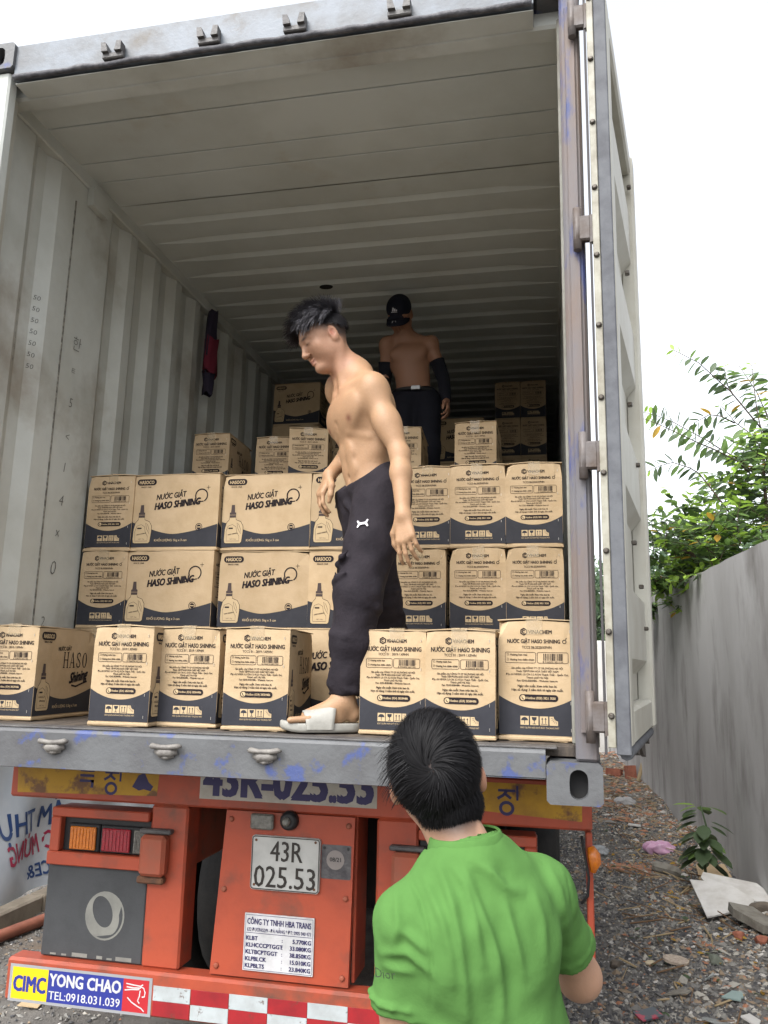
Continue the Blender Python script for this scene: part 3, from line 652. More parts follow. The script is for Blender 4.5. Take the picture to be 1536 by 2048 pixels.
def bottle(p, X, Y, kind):
    o = [(.03, .02), (.0, .10), (.02, .36), (.10, .52), (.24, .60), (.26, .66), (.58, .66), (.60, .60), (.86, .55), (.99, .44), (1.0, .30), (.94, .04), (.86, 0), (.12, 0)]
    pts = [(X(a), Y(b)) for a, b in o]; p.poly(pts[::-1], 2, 1); p.line(pts, .0022, 0, 2, True)
    p.poly([(X(.25), Y(.665)), (X(.59), Y(.665)), (X(.59), Y(.78)), (X(.53), Y(.79)), (X(.50), Y(.98)), (X(.34), Y(.98)), (X(.31), Y(.79)), (X(.25), Y(.78))], 3, 2)
    p.line([(X(.25), Y(.72)), (X(.59), Y(.72))], .0014, 2, 3)
    p.line([(X(.66), Y(.52)), (X(.72), Y(.38)), (X(.88), Y(.24)), (X(.86), Y(.36)), (X(.76), Y(.48))], .0016, 0, 2, True)
    p.line([(X(.14), Y(.06)), (X(.10), Y(.30)), (X(.2), Y(.44)), (X(.42), Y(.48)), (X(.62), Y(.42)), (X(.66), Y(.30)), (X(.80), Y(.18)), (X(.80), Y(.06))], .0016, 0, 2, True)
    p.poly(p.rrect(X(.22), Y(.365), X(.46), Y(.40), .0015, 3), 0, 2)
    if kind == 'A': p.text('HASO SHINING', X(.46), Y(.24), w=X(.5)-X(0), h=.006, layer=2, bold=.03, slope=.18)
    else: p.text('HASO', X(.42), Y(.29), w=X(.42)-X(0), h=.009, layer=2, bold=.01); p.text('Shining', X(.48), Y(.21), w=X(.42)-X(0), h=.007, layer=2, shear=.3, bold=.02)
    p.text('NET: 5kg' if kind == 'A' else 'NET: 3.5kg', X(.48), Y(.11), w=X(.32)-X(0), h=.005, layer=2)
def serif(p, word, x, y, w, h, m=0):
    n = len(word); cw = w/n
    for i, ch in enumerate(word):
        X = lambda a: x+cw*(i+.06+.86*a); Y = lambda b: y+h*b; r = lambda a, b, c, d: p.rect(X(a), Y(b), X(c), Y(d), m, 1); sf = lambda a: (r(a-.16, 0, a+.16, .045), r(a-.16, .955, a+.16, 1))
        if ch == 'H': r(.1, .04, .24, .96); r(.72, .04, .86, .96); r(.22, .47, .74, .53); sf(.17); sf(.79)
        elif ch == 'A':
            p.poly([(X(.46), Y(1)), (X(.08), Y(.04)), (X(.15), Y(.04)), (X(.5), Y(.9))], m, 1); p.poly([(X(.46), Y(1)), (X(.48), Y(.84)), (X(.74), Y(.04)), (X(.94), Y(.04)), (X(.56), Y(1))], m, 1); r(.24, .3, .72, .35)
            r(0, 0, .26, .045); r(.64, 0, 1, .045)
        elif ch == 'S':
            q = [(X(.80), Y(.74)), (X(.76), Y(.9)), (X(.5), Y(.97)), (X(.24), Y(.88)), (X(.2), Y(.72)), (X(.38), Y(.57)), (X(.64), Y(.45)), (X(.82), Y(.28)), (X(.74), Y(.1)), (X(.5), Y(.03)), (X(.24), Y(.1)), (X(.16), Y(.3))]
            p.line(q, cw*.12, m, 1)
        else:
            k_ = 22; o = [(X(.5+.44*math.cos(a)), Y(.5+.5*math.sin(a))) for a in np.linspace(0, 2*math.pi, k_)]; i2 = [(X(.5+.25*math.cos(a)), Y(.5+.45*math.sin(a))) for a in np.linspace(0, 2*math.pi, k_)]; p.strip(o, i2, m, 1)
def side_print(L, H, kind):
    p = Print(); c = lambda u: (u-.5)*L; t = lambda v: (1-v)*H
    us = np.linspace(.003, .997, 25)
    edge = (lambda u: .62+.17*math.sin(min(1, u/.55)*math.pi/2)**1.2-.13*max(0, (u-.45)/.55)**1.6) if kind == 'A' else (lambda u: .64+.15*math.sin(min(1, u/.5)*math.pi/2)-.12*max(0, (u-.5)/.5)**1.5)
    top = [(c(u), t(edge(u))) for u in us]; p.strip(top, [(x, t(.955)) for x, _ in top], 1, 0)
    y = t(.09); p.poly(p.rrect(c(.045), y-.0155, c(.27), y+.0155, .0154, 6), 0, 1); p.text('HASOCO', c(.157), y, w=.17*L, h=.017, m=2, layer=2, bold=.03); p.text('SINCE 1968', c(.15), t(.155), w=.12*L, h=.007, bold=.02)
    u0 = .035; hb = .52*H; wb = .215*L
    bottle(p, lambda a: c(u0)+a*wb, lambda b: t(.905)+b*hb, kind)
    if kind == 'A':
        p.text('NƯỚC GIẶT', c(.455), t(.275), w=.34*L, h=.028, bold=.025, shear=.12, slope=.10)
        p.text('HASO SHINING', c(.53), t(.385), w=.52*L, h=.034, bold=.045, shear=.18, slope=.10)
        cx, cy, r_ = c(.80), t(.285), .031; p.line([(cx+r_*math.cos(a), cy+r_*math.sin(a)) for a in np.linspace(R(-60), R(205), 20)], .0062, 0, 1); p.line([(cx-.05, t(.40)), (cx-.01, cy-r_), (cx+.012, cy-r_*.9)], .005, 0, 1)
        p.line([(cx+.034, cy+.029), (cx+.034, cy+.049)], .002, 0, 1); p.line([(cx+.024, cy+.039), (cx+.044, cy+.039)], .002, 0, 1)
        p.text('KHỐI LƯỢNG: 5kg x 3 can', c(.475), t(.865), w=.37*L, h=.0115, m=2, layer=1, bold=.015)
        p.line([(c(.79)+.017*math.cos(k*.35), t(.70)+.017*math.sin(k*.35)) for k in range(18)], .003, 0, 1, True); p.disc(c(.79), t(.70), .0115, m=0, layer=1, n=14); p.rect(c(.77), t(.706), c(.81), t(.694), 2, 2)
    else:
        p.text('NƯỚC GIẶT', c(.44), t(.22), w=.22*L, h=.016, bold=.02, slope=.04)
        serif(p, 'HASO', c(.42), t(.44), .44*L, .062)
        p.text('Shining', c(.72), t(.53), w=.32*L, h=.042, bold=.05, shear=.35, slope=.14)
        p.line([(c(.60), t(.64)), (c(.68), t(.655)), (c(.78), t(.625)), (c(.88), t(.60))], .007, 0, 1)
        p.text('KHỐI LƯỢNG: 3.5kg x 3 can', c(.52), t(.87), w=.42*L, h=.0115, m=2, layer=1, bold=.015)
    return p
DIM = {'A': (.245, .46, .370), 'B': (.230, .42, .345)}
PM = [INK, NAVY, KNOCK, INKGREY]
BOXM = {}
for K, (Wd, Ln, Ht) in DIM.items():
  ep = end_print(Wd, Ht, K).mesh('end_print', PM, frame((0, -Ln/2, 0), (1, 0, 0), (0, 0, 1)))
  sp = side_print(Ln, Ht, K).mesh('side_print', PM, frame((Wd/2, 0, 0), (0, 1, 0), (0, 0, 1)))
  for var in range(4):
    rr = random.Random(ord(K)*7+var); mb = MB(); h = (Wd/2, Ln/2)
    # carton: walls bulge a little, bottom edge pinched
    nz = 7; nu = 7; ring = []
    V = []; F = []
    per = []
    for s_ in range(4):
        for i in range(nu): per.append((s_, i/nu))
    for kz in range(nz):
        z = Ht*kz/(nz-1)
        for s_, q in per:
            bul = .0028*math.sin(math.pi*q)*math.sin(math.pi*kz/(nz-1)); x = {0: -h[0]+Wd*q, 1: h[0]+bul, 2: h[0]-Wd*q, 3: -h[0]-bul}[s_]; y = {0: -h[1]-bul*.0, 1: -h[1]+Ln*q, 2: h[1]+bul*.0, 3: h[1]-Ln*q}[s_]
            V.append((x, y, z))
    n = len(per)
    F = [(k*n+i, k*n+(i+1) % n, (k+1)*n+(i+1) % n, (k+1)*n+i) for k in range(nz-1) for i in range(n)]
    F += [tuple(range(n-1, -1, -1)), tuple(range((nz-1)*n, nz*n))]
    # sides x must stay inside the print: keep bulge on long sides behind print by flattening
    V = [(max(-h[0], min(h[0], x)), y, z) for x, y, z in V]
    dent = {(sx, sy, sz): rr.random()**2*.012 for sx in (-1, 1) for sy in (-1, 1) for sz in (0, 1)}
    V2 = []
    for x, y, z in V:       # crushed corners, soft wavy top and bottom edges
        sz = 1 if z > Ht/2 else 0; d = dent[(1 if x > 0 else -1, 1 if y > 0 else -1, sz)]; cx, cy, cz = abs(x)/h[0], abs(y)/h[1], abs(z-Ht/2)/(Ht/2)
        w = max(0, (cx-.9)/.1)*max(0, (cy-.9)/.1)*max(0, (cz-.9)/.1); V2.append((x*(1-w*d/h[0]), y*(1-w*d/h[1]), z-(1 if sz else -1)*w*d*.7+(.002*math.sin(x*40+y*25+var) if cz > .9 else 0)))
    V = V2
    mb.add(V, F, 0); carton = mb.mesh('carton', KRAFT)
    lid = []
    for s_ in (-1, 1):      # two long top flaps meeting under the tape, slightly sprung
        m2 = MB(); x0 = s_*.003; x1 = s_*(h[0]+.0015); q0, q1, q2, q3 = [rr.uniform(-.004, .006) for _ in range(4)]
        m2.add([(x0, -h[1]-.001+q2, Ht+.005+q0*.6), (x1, -h[1]-.002+q3, Ht+.0015), (x1, h[1]+.002, Ht+.0015), (x0, h[1]+.001, Ht+.004+q1*.6), (x0, -h[1]-.001+q2, Ht+.009+q0*.6), (x1, -h[1]-.002+q3, Ht+.0045), (x1, h[1]+.002, Ht+.0045), (x0, h[1]+.001, Ht+.008+q1*.6)],
               [(0, 1, 2, 3), (7, 6, 5, 4), (0, 4, 5, 1), (1, 5, 6, 2), (2, 6, 7, 3), (3, 7, 4, 0)]); lid.append(m2.mesh('top_flap', KRAFT))
    m3 = MB(); w_ = .026; of_ = rr.uniform(-.012, .012); tl_ = rr.uniform(.03, .06)
    prof = [(-h[1]-.0024, Ht-tl_), (-h[1]-.0028, Ht+.010), (-h[1]+.004, Ht+.0125), (h[1]-.004, Ht+.0115), (h[1]+.0022, Ht+.009), (h[1]+.0022, Ht-.05)]
    m3.add([(of_+s_*w_, y, z) for y, z in prof for s_ in (-1, 1)], [(2*i, 2*i+1, 2*i+3, 2*i+2) for i in range(len(prof)-1)]); tape = m3.mesh('tape', TAPE)
    m4 = MB().box((-h[0]-.002, -h[1]-.0025, .0), (h[0]+.002, h[1]+.0025, .012), .003); foot = m4.mesh('bottom_flap', KRAFT)
    m5 = MB()
    for zz in (.9, .62, .3, .08): m5.box((h[0]-.020, -h[1]-.002, Ht*zz), (h[0]-.0185, -h[1]-.0005, Ht*zz+.010), .0003)
    st = m5.mesh('staple', mat('staple', srgb(220, 215, 205), .3, metal=.6))
    BOXM[K, var] = (carton, lid, tape, foot, ep, sp, st)
NBOX = 0
def carton_box(K, x, yfront, z, rz=0, label='', group='cartons of laundry detergent', sc=(1, 1, 1), detail=2, pivot_side=False):
    """x = centre of the visible front face, yfront = its depth; rz turns the box about its own centre"""
    Wd, Ln, Ht = DIM[K]; d = (Wd*sc[0] if pivot_side else Ln*sc[1])/2
    e = empty('cardboard_box', (x, yfront+d, z), R(rz), label, 'box', group); e.scale = sc
    global NBOX; NBOX += 1; carton, lid, tape, foot, ep, sp, st = BOXM[K, (NBOX*7) % 4]
    link('carton', carton, e)
    if detail == 0: return e
    link('end_print', ep, e); link('side_print', sp, e)
    link('side_print', sp, e, rot=(0, 0, math.pi)); link('end_print', ep, e, rot=(0, 0, math.pi))
    for m in lid: link('top_flap', m, e)
    if detail > 1: link('tape', tape, e); link('bottom_flap', foot, e); link('staple', st, e)
    return e
F0 = FZ+.004
G1 = 'front row of cartons on the container edge'
carton_box('B', -2.165, .20, F0, 2, 'tan carton at the left end of the front row, its HASO side showing', G1)
carton_box('B', -1.650, .13, F0, .8, 'tan carton second from the left in the front row', G1)
carton_box('B', -1.422, .20, F0, 0, 'tan carton third from the left in the front row', G1)
carton_box('B', -1.172, .16, F0, 6, 'tan carton in the front row just left of the grey slide sandal', G1)
carton_box('B', -.672, .20, F0, 0, 'tan carton in the front row just right of the dark trouser leg', G1)
carton_box('B', -.436, .14, F0, 0, 'tan carton in the front row partly hidden by the black-haired head', G1)
carton_box('A', -.186, .20, F0, -.8, 'tall tan carton at the right end of the front row', G1, sc=(1.03, .9, 1.04))
carton_box('A', -.436, .585, F0, 0, 'tan carton behind the front row, only its top edge showing above', G1, sc=(.95, .7, .995))
carton_box('A', -1.03, .69, F0, -90, 'tan carton on the floor behind the sandalled foot, long side forward', G1, pivot_side=True)
# second stack, three layers
G2 = 'second stack of cartons, three layers high'
lay = ['bottom', 'middle', 'top']
Z2 = [F0, F0+.3735, F0+.747]
for k in range(3):
    z = Z2[k]; w_ = lay[k]
    carton_box('A', -2.255+.004*k, .95, z, .5, f'{w_} layer tan carton against the left wall, narrow end forward', G2)
    carton_box('A', -1.905-.006*(k == 1), .95+.004*k, z, -90.6, f'{w_} layer carton, first of the wide sides from the left wall', G2, pivot_side=True, sc=(1, .985, 1))
    carton_box('A', -1.452+.004*(k == 1), .985, z, -90, f'{w_} layer carton, second wide side from the left wall', G2, pivot_side=True, sc=(1, .955, .985))
    carton_box('A', -1.012, .985, z, -90, f'{w_} layer carton, wide side half hidden by the dark trousers', G2, pivot_side=True, sc=(1, .95, .985))
    carton_box('A', -.705+.02*(k == 2), .96, z, -2 if k < 2 else 0, f'{w_} layer carton behind the bare hanging hand, narrow end forward', G2, sc=(1, 1, .995))
    carton_box('A', -.452, .95, z, .4, f'{w_} layer carton, middle of three narrow ends right of the man', G2)
    carton_box('A', -.206, .95, z, 0, f'{w_} layer carton beside the right container wall, narrow end forward', G2)
# stack behind: hidden support, then single cartons on top
G3 = 'loose cartons on top of the stack behind'
ZS = F0
for i, x in enumerate((-2.26, -2.0, -1.74, -1.48, -1.22, -.96, -.70, -.45, -.20)):
    for k in range(3): carton_box('A', x, 1.44, ZS+.3895*k, 0, 'tan carton in the hidden row behind the second stack', 'hidden row of cartons behind the second stack', sc=(1.02, .95, 1.045), detail=0)
ZT = ZS+3*.3895
carton_box('B', -2.015, 1.55, ZT, 2, 'tan carton standing alone on the stack nearest the left wall', G3, sc=(.93, .9, .955))
carton_box('B', -1.66, 1.60, ZT, 3, 'lower tan carton of the pair left of the shirtless man', G3, sc=(.93, .9, .90))
carton_box('B', -1.468, 1.52, ZT, 12, 'right carton of the pair left of the shirtless man, HASO side showing', G3, sc=(.93, .95, .955))
carton_box('B', -.925, 1.56, ZT, 3, 'tan carton on the stack behind the shirtless man\'s back', G3, sc=(.93, .9, .945))
carton_box('B', -.512, 1.54, ZT, -1, 'tan carton standing alone on the stack right of the capped man', G3, sc=(.955, .85, .965))
# far stacks in the dark
G4 = 'dim cartons stacked far inside the container'
for x, nm in ((-.455, 'left'), (-.252, 'right')):
    for k in range(8):
        vis = k >= 5
        carton_box('B', x, 3.68, F0+.312*k, 0, f'dim carton of the far right stack, {nm} column, ' + ('top', 'second', 'third')[7-k] + ' from above' if vis else 'dim carton low in the far right stack, hidden from view', G4, sc=(.87, .9, .90), detail=1 if vis else 0)
for i, (x, n_) in enumerate(((-2.02, 7), (-1.55, 6), (-1.1, 6), (-.78, 6))):
    for k in range(n_):
        vis = k == n_-1
        carton_box('A', x, 3.05, F0+.335*k, -90, ('dim carton on the far stack by the left wall, wide side forward', 'dim carton on the far stack behind the shirtless man', 'dim carton on the far stack at the capped man\'s waist', 'dim carton on the far stack by the capped man\'s bare hand')[i] if vis else 'dim carton low in the far row, hidden from view', G4, sc=(.9, .80, .90), detail=1 if vis else 0, pivot_side=True)
# ================================================================ people: smooth-blended volumes turned into one continuous skin
def nv(a): a = np.asarray(a, float); return a/np.linalg.norm(a)
class Field:
    def __init__(s, lo, hi, h):
        s.lo = np.array(lo, float); s.h = h; s.n = np.ceil((np.array(hi)-s.lo)/h).astype(int)+1
        s.a = np.full(s.n, .08, np.float32)
        s.ax = [(s.lo[i]+h*np.arange(s.n[i])).astype(np.float32) for i in range(3)]
    def sub(s, lo, hi):
        i0 = np.clip(np.floor((np.array(lo)-s.lo)/s.h).astype(int), 0, s.n-1); i1 = np.clip(np.ceil((np.array(hi)-s.lo)/s.h).astype(int)+1, 1, s.n)
        if (i1 <= i0).any(): return None
        sl = tuple(slice(a, b) for a, b in zip(i0, i1))
        return sl, s.ax[0][sl[0]][:, None, None], s.ax[1][sl[1]][None, :, None], s.ax[2][sl[2]][None, None, :]
    def put(s, sl, d, k, op):
        f = s.a[sl]
        if op == '+':
            if k > 0: hh = np.maximum(k-np.abs(f-d), 0)/k; s.a[sl] = np.minimum(f, d)-hh*hh*k*.25
            else: s.a[sl] = np.minimum(f, d)
        else:
            d = -d
            if k > 0: hh = np.maximum(k-np.abs(f-d), 0)/k; s.a[sl] = np.maximum(f, d)+hh*hh*k*.25
            else: s.a[sl] = np.maximum(f, d)
    def cone(s, a, b, ra, rb=None, k=.02, op='+', flat=None):
        a = np.asarray(a, float); b = np.asarray(b, float); rb = ra if rb is None else rb; m = max(ra, rb)+k+.02
        q = s.sub(np.minimum(a, b)-m, np.maximum(a, b)+m)
        if q is None: return
        sl, x, y, z = q; d = b-a; L2 = float(d@d)+1e-12; px, py, pz = x-a[0], y-a[1], z-a[2]
        if flat is not None:      # squash across direction flat[0] by factor flat[1] (<1 = thinner)
            n_, f_ = nv(flat[0]), flat[1]; w = (px*n_[0]+py*n_[1]+pz*n_[2]); dn = float(d@n_); g_ = 1/f_-1
            px, py, pz = px+n_[0]*w*g_, py+n_[1]*w*g_, pz+n_[2]*w*g_; d = d+n_*dn*g_; L2 = float(d@d)+1e-12
        t = np.clip((px*d[0]+py*d[1]+pz*d[2])/L2, 0, 1)
        D = np.sqrt((px-d[0]*t)**2+(py-d[1]*t)**2+(pz-d[2]*t)**2)-(ra+(rb-ra)*t)
        if flat is not None: D = D*max(flat[1], .5)
        s.put(sl, D.astype(np.float32), k, op)
    def chain(s, pts, rad, k=.02, **kw):
        for i in range(len(pts)-1): s.cone(pts[i], pts[i+1], rad[i], rad[i+1], k, **kw)
    def ell(s, c, r, ax=None, k=.02, op='+'):
        c = np.asarray(c, float); r = np.asarray(r, float); m = r.max()+k+.02; q = s.sub(c-m, c+m)
        if q is None: return
        sl, x, y, z = q; ax = np.eye(3) if ax is None else np.asarray(ax, float); px, py, pz = x-c[0], y-c[1], z-c[2]
        u = [(px*ax[i][0]+py*ax[i][1]+pz*ax[i][2]) for i in range(3)]
        k0 = np.sqrt(sum((u[i]/r[i])**2 for i in range(3))); k1 = np.sqrt(sum((u[i]/r[i]**2)**2 for i in range(3)))+1e-9
        s.put(sl, (k0*(k0-1)/k1).astype(np.float32), k, op)
    def half(s, p, n_, k=.0):    # keep the side that n points away from
        x, y, z = s.ax[0][:, None, None], s.ax[1][None, :, None], s.ax[2][None, None, :]; n_ = nv(n_)
        d = ((x-p[0])*n_[0]+(y-p[1])*n_[1]+(z-p[2])*n_[2]).astype(np.float32); s.a = np.maximum(s.a, d)
    def surface(s):
        a = s.a; ins = a < 0; n0, n1, n2 = a.shape; h = s.h
        c = np.zeros((n0-1, n1-1, n2-1), np.uint8)
        for dx in (0, 1):
            for dy in (0, 1):
                for dz in (0, 1): c += ins[dx:n0-1+dx, dy:n1-1+dy, dz:n2-1+dz]
        act = (c > 0) & (c < 8); I = np.argwhere(act); idx = np.full(act.shape, -1, np.int64); idx[act] = np.arange(len(I))
        P = np.zeros((len(I), 3)); cnt = np.zeros(len(I))
        cor = [(i, j, k) for i in (0, 1) for j in (0, 1) for k in (0, 1)]
        for A in cor:
            for ax in range(3):
                if A[ax] == 1: continue
                B = list(A); B[ax] = 1
                va = a[I[:, 0]+A[0], I[:, 1]+A[1], I[:, 2]+A[2]]; vb = a[I[:, 0]+B[0], I[:, 1]+B[1], I[:, 2]+B[2]]
                cr = (va < 0) != (vb < 0); t = np.where(cr, va/np.where(cr, va-vb, 1), 0)
                p = np.tile(np.array(A, float), (len(I), 1)); p[:, ax] += t; P[cr] += p[cr]; cnt[cr] += 1
        V = s.lo+h*(I+P/cnt[:, None]); F = []
        for ax in range(3):
            o1, o2 = (ax+1) % 3, (ax+2) % 3
            s0 = [slice(None)]*3; s1 = [slice(None)]*3; s0[ax] = slice(0, -1); s1[ax] = slice(1, None)
            for q in (s0, s1): q[o1] = slice(1, -1); q[o2] = slice(1, -1)
            A, B = ins[tuple(s0)], ins[tuple(s1)]; E = np.argwhere(A != B); inside = A[tuple(E.T)]
            base = E.copy(); base[:, o1] += 1; base[:, o2] += 1
            def cell(d1, d2): q = base.copy(); q[:, o1] += d1; q[:, o2] += d2; return idx[q[:, 0], q[:, 1], q[:, 2]]
            Q = np.stack([cell(-1, -1), cell(0, -1), cell(0, 0), cell(-1, 0)], 1); Q[~inside] = Q[~inside][:, ::-1]; F.append(Q)
        F = np.concatenate(F); return V, F[(F >= 0).all(1)]
def smooth_np(V, F, it=1, lam=.5):
    E = np.concatenate([F[:, [0, 1]], F[:, [1, 2]], F[:, [2, 3]], F[:, [3, 0]]]); E = np.concatenate([E, E[:, ::-1]])
    cnt = np.bincount(E[:, 0], minlength=len(V))[:, None]
    for _ in range(it):
        s_ = np.stack([np.bincount(E[:, 0], V[E[:, 1], i], len(V)) for i in range(3)], 1); V = V+lam*(s_/np.maximum(cnt, 1)-V)
    return V
def normals_np(V, F):
    n = np.cross(V[F[:, 2]]-V[F[:, 0]], V[F[:, 3]]-V[F[:, 1]]); N = np.zeros_like(V)
    for k in range(4): 
        for i in range(3): N[:, i] += np.bincount(F[:, k], n[:, i], len(V))
    return N/np.maximum(np.linalg.norm(N, axis=1)[:, None], 1e-9)
def skin_mesh(name, V, F, m, col=None):
    me = mesh_np(name, V, F, m, True)
    if col is not None:
        at = me.color_attributes.new('tint', 'FLOAT_COLOR', 'POINT'); at.data.foreach_set('color', np.concatenate([col, np.ones((len(col), 1))], 1).astype(np.float32).ravel())
    return me
def skinmat(name, rough=.5):
    m = mat(name, (.5, .3, .2), rough, attr='tint', bump=.12, bscale=120, spec=.3); p = m.node_tree.nodes['Principled BSDF']
    p.inputs['Subsurface Weight'].default_value = .07; p.inputs['Subsurface Radius'].default_value = (.012, .005, .003); p.inputs['Subsurface Scale'].default_value = 1; return m
def hand(fd, w, d, n_, th, size=1., curl=(18, 22, 18), spread=.16, thumb=.5):
    """w wrist, d towards the fingers, n_ out of the palm, th +-1 puts the thumb on side cross(d,n)*th"""
    d = nv(d); n_ = nv(np.asarray(n_)-d*np.dot(n_, d)); sd = np.cross(d, n_)*th; w = np.asarray(w, float)
    offs = [.027, .009, -.0095, -.027]; ln = [.92, 1.02, .95, .76]; kn = [.086, .090, .086, .078]
    for o_, l_, k_ in zip(offs, ln, kn):
        K = w+size*(d*k_+sd*o_-n_*.002); fd.cone(w+size*(sd*o_*.55+d*.004), K, .0135*size, .0115*size, .012)
        p = K; a = 0; r_ = .0090*size
        for seg, c_ in zip((.042, .027, .022), curl):
            a += R(c_+(6 if o_ < 0 else 0)); q = p+size*seg*l_*(nv(d+sd*o_*spread/.027)*math.cos(a)+n_*math.sin(a)); fd.cone(p, q, r_, r_*.9, .004); p = q; r_ *= .9
    t0 = w+size*(d*.018+sd*.022); t1 = w+size*(d*.05+sd*.047+n_*.012); t2 = w+size*(d*(.085)+sd*(.052)+n_*.022*thumb*2); t3 = w+size*(d*(.110)+sd*(.046)+n_*.03*thumb*2)
    fd.chain([t0, t1, t2, t3], [.015*size, .0135*size, .011*size, .0085*size], .008)
def frame3(fwd, up):
    f = nv(fwd); u = nv(np.asarray(up)-f*np.dot(up, f)); return np.array([np.cross(u, f), f, u])      # rows: left, forward, up
def head(fd, c, ax, s=1., face=True, ears=True):
    P = lambda x, y, z: c+s*(ax[0]*x+ax[1]*y+ax[2]*z)
    E = lambda p, r, k=.02, op='+': fd.ell(P(*p), np.array(r)*s, ax, k*s, op); C = lambda a, b, ra, rb, k=.015, op='+', **kw: fd.cone(P(*a), P(*b), ra*s, rb*s, k*s, op, **kw)
    E((0, -.012, .034), (.076, .097, .084), .02); E((0, .034, .005), (.065, .060, .075), .03)
    C((0, .028, -.045), (0, .058, -.096), .054, .024, .03)
    for q in (-1, 1):
        C((q*.052, -.005, -.052), (q*.016, .060, -.099), .017, .016, .03); E((q*.043, .058, -.022), (.024, .020, .020), .025); E((q*.040, .038, -.050), (.026, .034, .030), .03)
        if ears:
            E((q*.079, -.012, -.004), (.010, .020, .032), .006); E((q*.087, -.008, .0), (.008, .010, .018), .006, '-'); E((q*.077, -.006, -.03), (.008, .010, .010), .006)
        if face:
            E((q*.031, .101, .006), (.019, .016, .012), .012, '-'); E((q*.031, .080, .004), (.0155, .0135, .0105), .006)
            C((q*.012, .088, .024), (q*.048, .074, .024), .010, .008, .014)
            E((q*.0125, .101, -.036), (.0085, .011, .008), .006)
    if face:
        C((0, .090, .012), (0, .110, -.031), .0075, .0115, .010); E((0, .110, -.033), (.0105, .010, .009), .006)
        E((0, .0925, -.0605), (.0145, .0085, .0065), .010); E((0, .0905, -.0745), (.0145, .0085, .0075), .010)
        C((-.017, .091, -.0682), (.017, .091, -.0682), .0020, .0022, .004, '-'); E((0, .079, -.101), (.017, .014, .013), .015)
    return P
def hair_mesh(c, ax, s, roots, flow, length, m, width=.0022, lift=.004, segs=6, rad=(.079, .101, .088), cen=(0, -.012, .034), jit=.25, seed=1, grav=0., clumps=0, hug=False):
    """roots: (n,3) unit directions on the skull; flow(dir)-> (n,3) head-frame direction the strand runs; ribbons hug the skull"""
    rg = np.random.default_rng(seed); n = len(roots); rad = np.array(rad); cen = np.array(cen); d = roots/np.linalg.norm(roots, axis=1)[:, None]
    p = cen+d*rad; pts = [p.copy()]; Ln = length(d)*(1+.25*rg.standard_normal(n)); Ln = np.maximum(Ln, .006); jt = jit*rg.standard_normal((n, 3))
    if clumps:
        cc = d[rg.integers(0, n, clumps)]; ci_ = np.argmax(d @ cc.T, axis=1); jt = .25*jt+jit*rg.standard_normal((clumps, 3))[ci_]; Ln = Ln*(1+.2*rg.standard_normal(clumps))[ci_]
    Ln = np.maximum(Ln, .006); v = flow(d)+jt; lf = lift*(.4+1.2*rg.random(n))
    for k in range(segs):
        nr = (p-cen)/rad; nl = np.linalg.norm(nr, axis=1)[:, None]; N = (p-cen)/rad**2; N /= np.linalg.norm(N, axis=1)[:, None]
        f2 = flow(nr/nl)+(jt*.5 if clumps else jit*.3*rg.standard_normal((n, 3))); v = .55*v+.45*f2; v[:, 2] -= grav*k; t = v-N*(v*N).sum(1)[:, None]*(.85 if k > 0 else .5); t /= np.linalg.norm(t, axis=1)[:, None]+1e-9
        p = p+t*(Ln/segs)[:, None]; nr = (p-cen)/rad; nl = np.linalg.norm(nr, axis=1); low = nl < 1+lf/rad.mean()*(k+1)/segs*1.5
        tgt = 1+lf/rad.mean()*(k+1)/segs*1.5; p = np.where((low | hug)[:, None], cen+(p-cen)*(tgt/nl)[:, None], p); pts.append(p.copy())
    pts = np.stack(pts, 1); T = np.gradient(pts, axis=1); Nn = (pts-cen)/rad**2; Sd = np.cross(T, Nn); Sd /= np.linalg.norm(Sd, axis=2)[:, :, None]+1e-9
    wd = width*np.linspace(1, .25, segs+1)[None, :, None]; Lp = pts+Sd*wd/2; Rp = pts-Sd*wd/2
    V = np.stack([Lp, Rp], 2).reshape(-1, 3); V = c+s*(V @ ax); b = (np.arange(n)*(segs+1)*2)[:, None]+2*np.arange(segs)[None, :]
    F = np.stack([b, b+1, b+3, b+2], 2).reshape(-1, 4); return mesh_np('hair', V, F, m, True)
def sphere_dirs(n, seed, cond):
    rg = np.random.default_rng(seed); out = []
    while sum(map(len, out)) < n:
        d = rg.standard_normal((n*2, 3)); d /= np.linalg.norm(d, axis=1)[:, None]; out.append(d[cond(d)])
    return np.concatenate(out)[:n]
def along(pts, n):
    pts = np.array(pts, float); sg_ = np.linalg.norm(np.diff(pts, axis=0), axis=1); t = np.concatenate([[0], np.cumsum(sg_)]); q = np.linspace(0, t[-1], n)
    return np.stack([np.interp(q, t, pts[:, i]) for i in range(3)], 1), t[-1]
def lin(*c): return np.array(srgb(*c)[:3])
HAIR = mat('hair_black', srgb(13, 12, 15), .6, spec=.18); HAIR_ASH = mat('hair_ash', srgb(66, 64, 68), .55, srgb(102, 101, 108), 55, lo=.45, hi=.65, spec=.4)
SKINM = skinmat('skin')
CLOTH_BLK = mat('trousers_fabric', srgb(44, 39, 45), .85, srgb(37, 33, 39), 12, .55, 22, spec=.2)
def wr(V, *terms):
    d = np.zeros(len(V))
    for a, fx, fy, fz, ph in terms: d += a*np.sin(fx*V[:, 0]+fy*V[:, 1]+fz*V[:, 2]+ph)
    return d
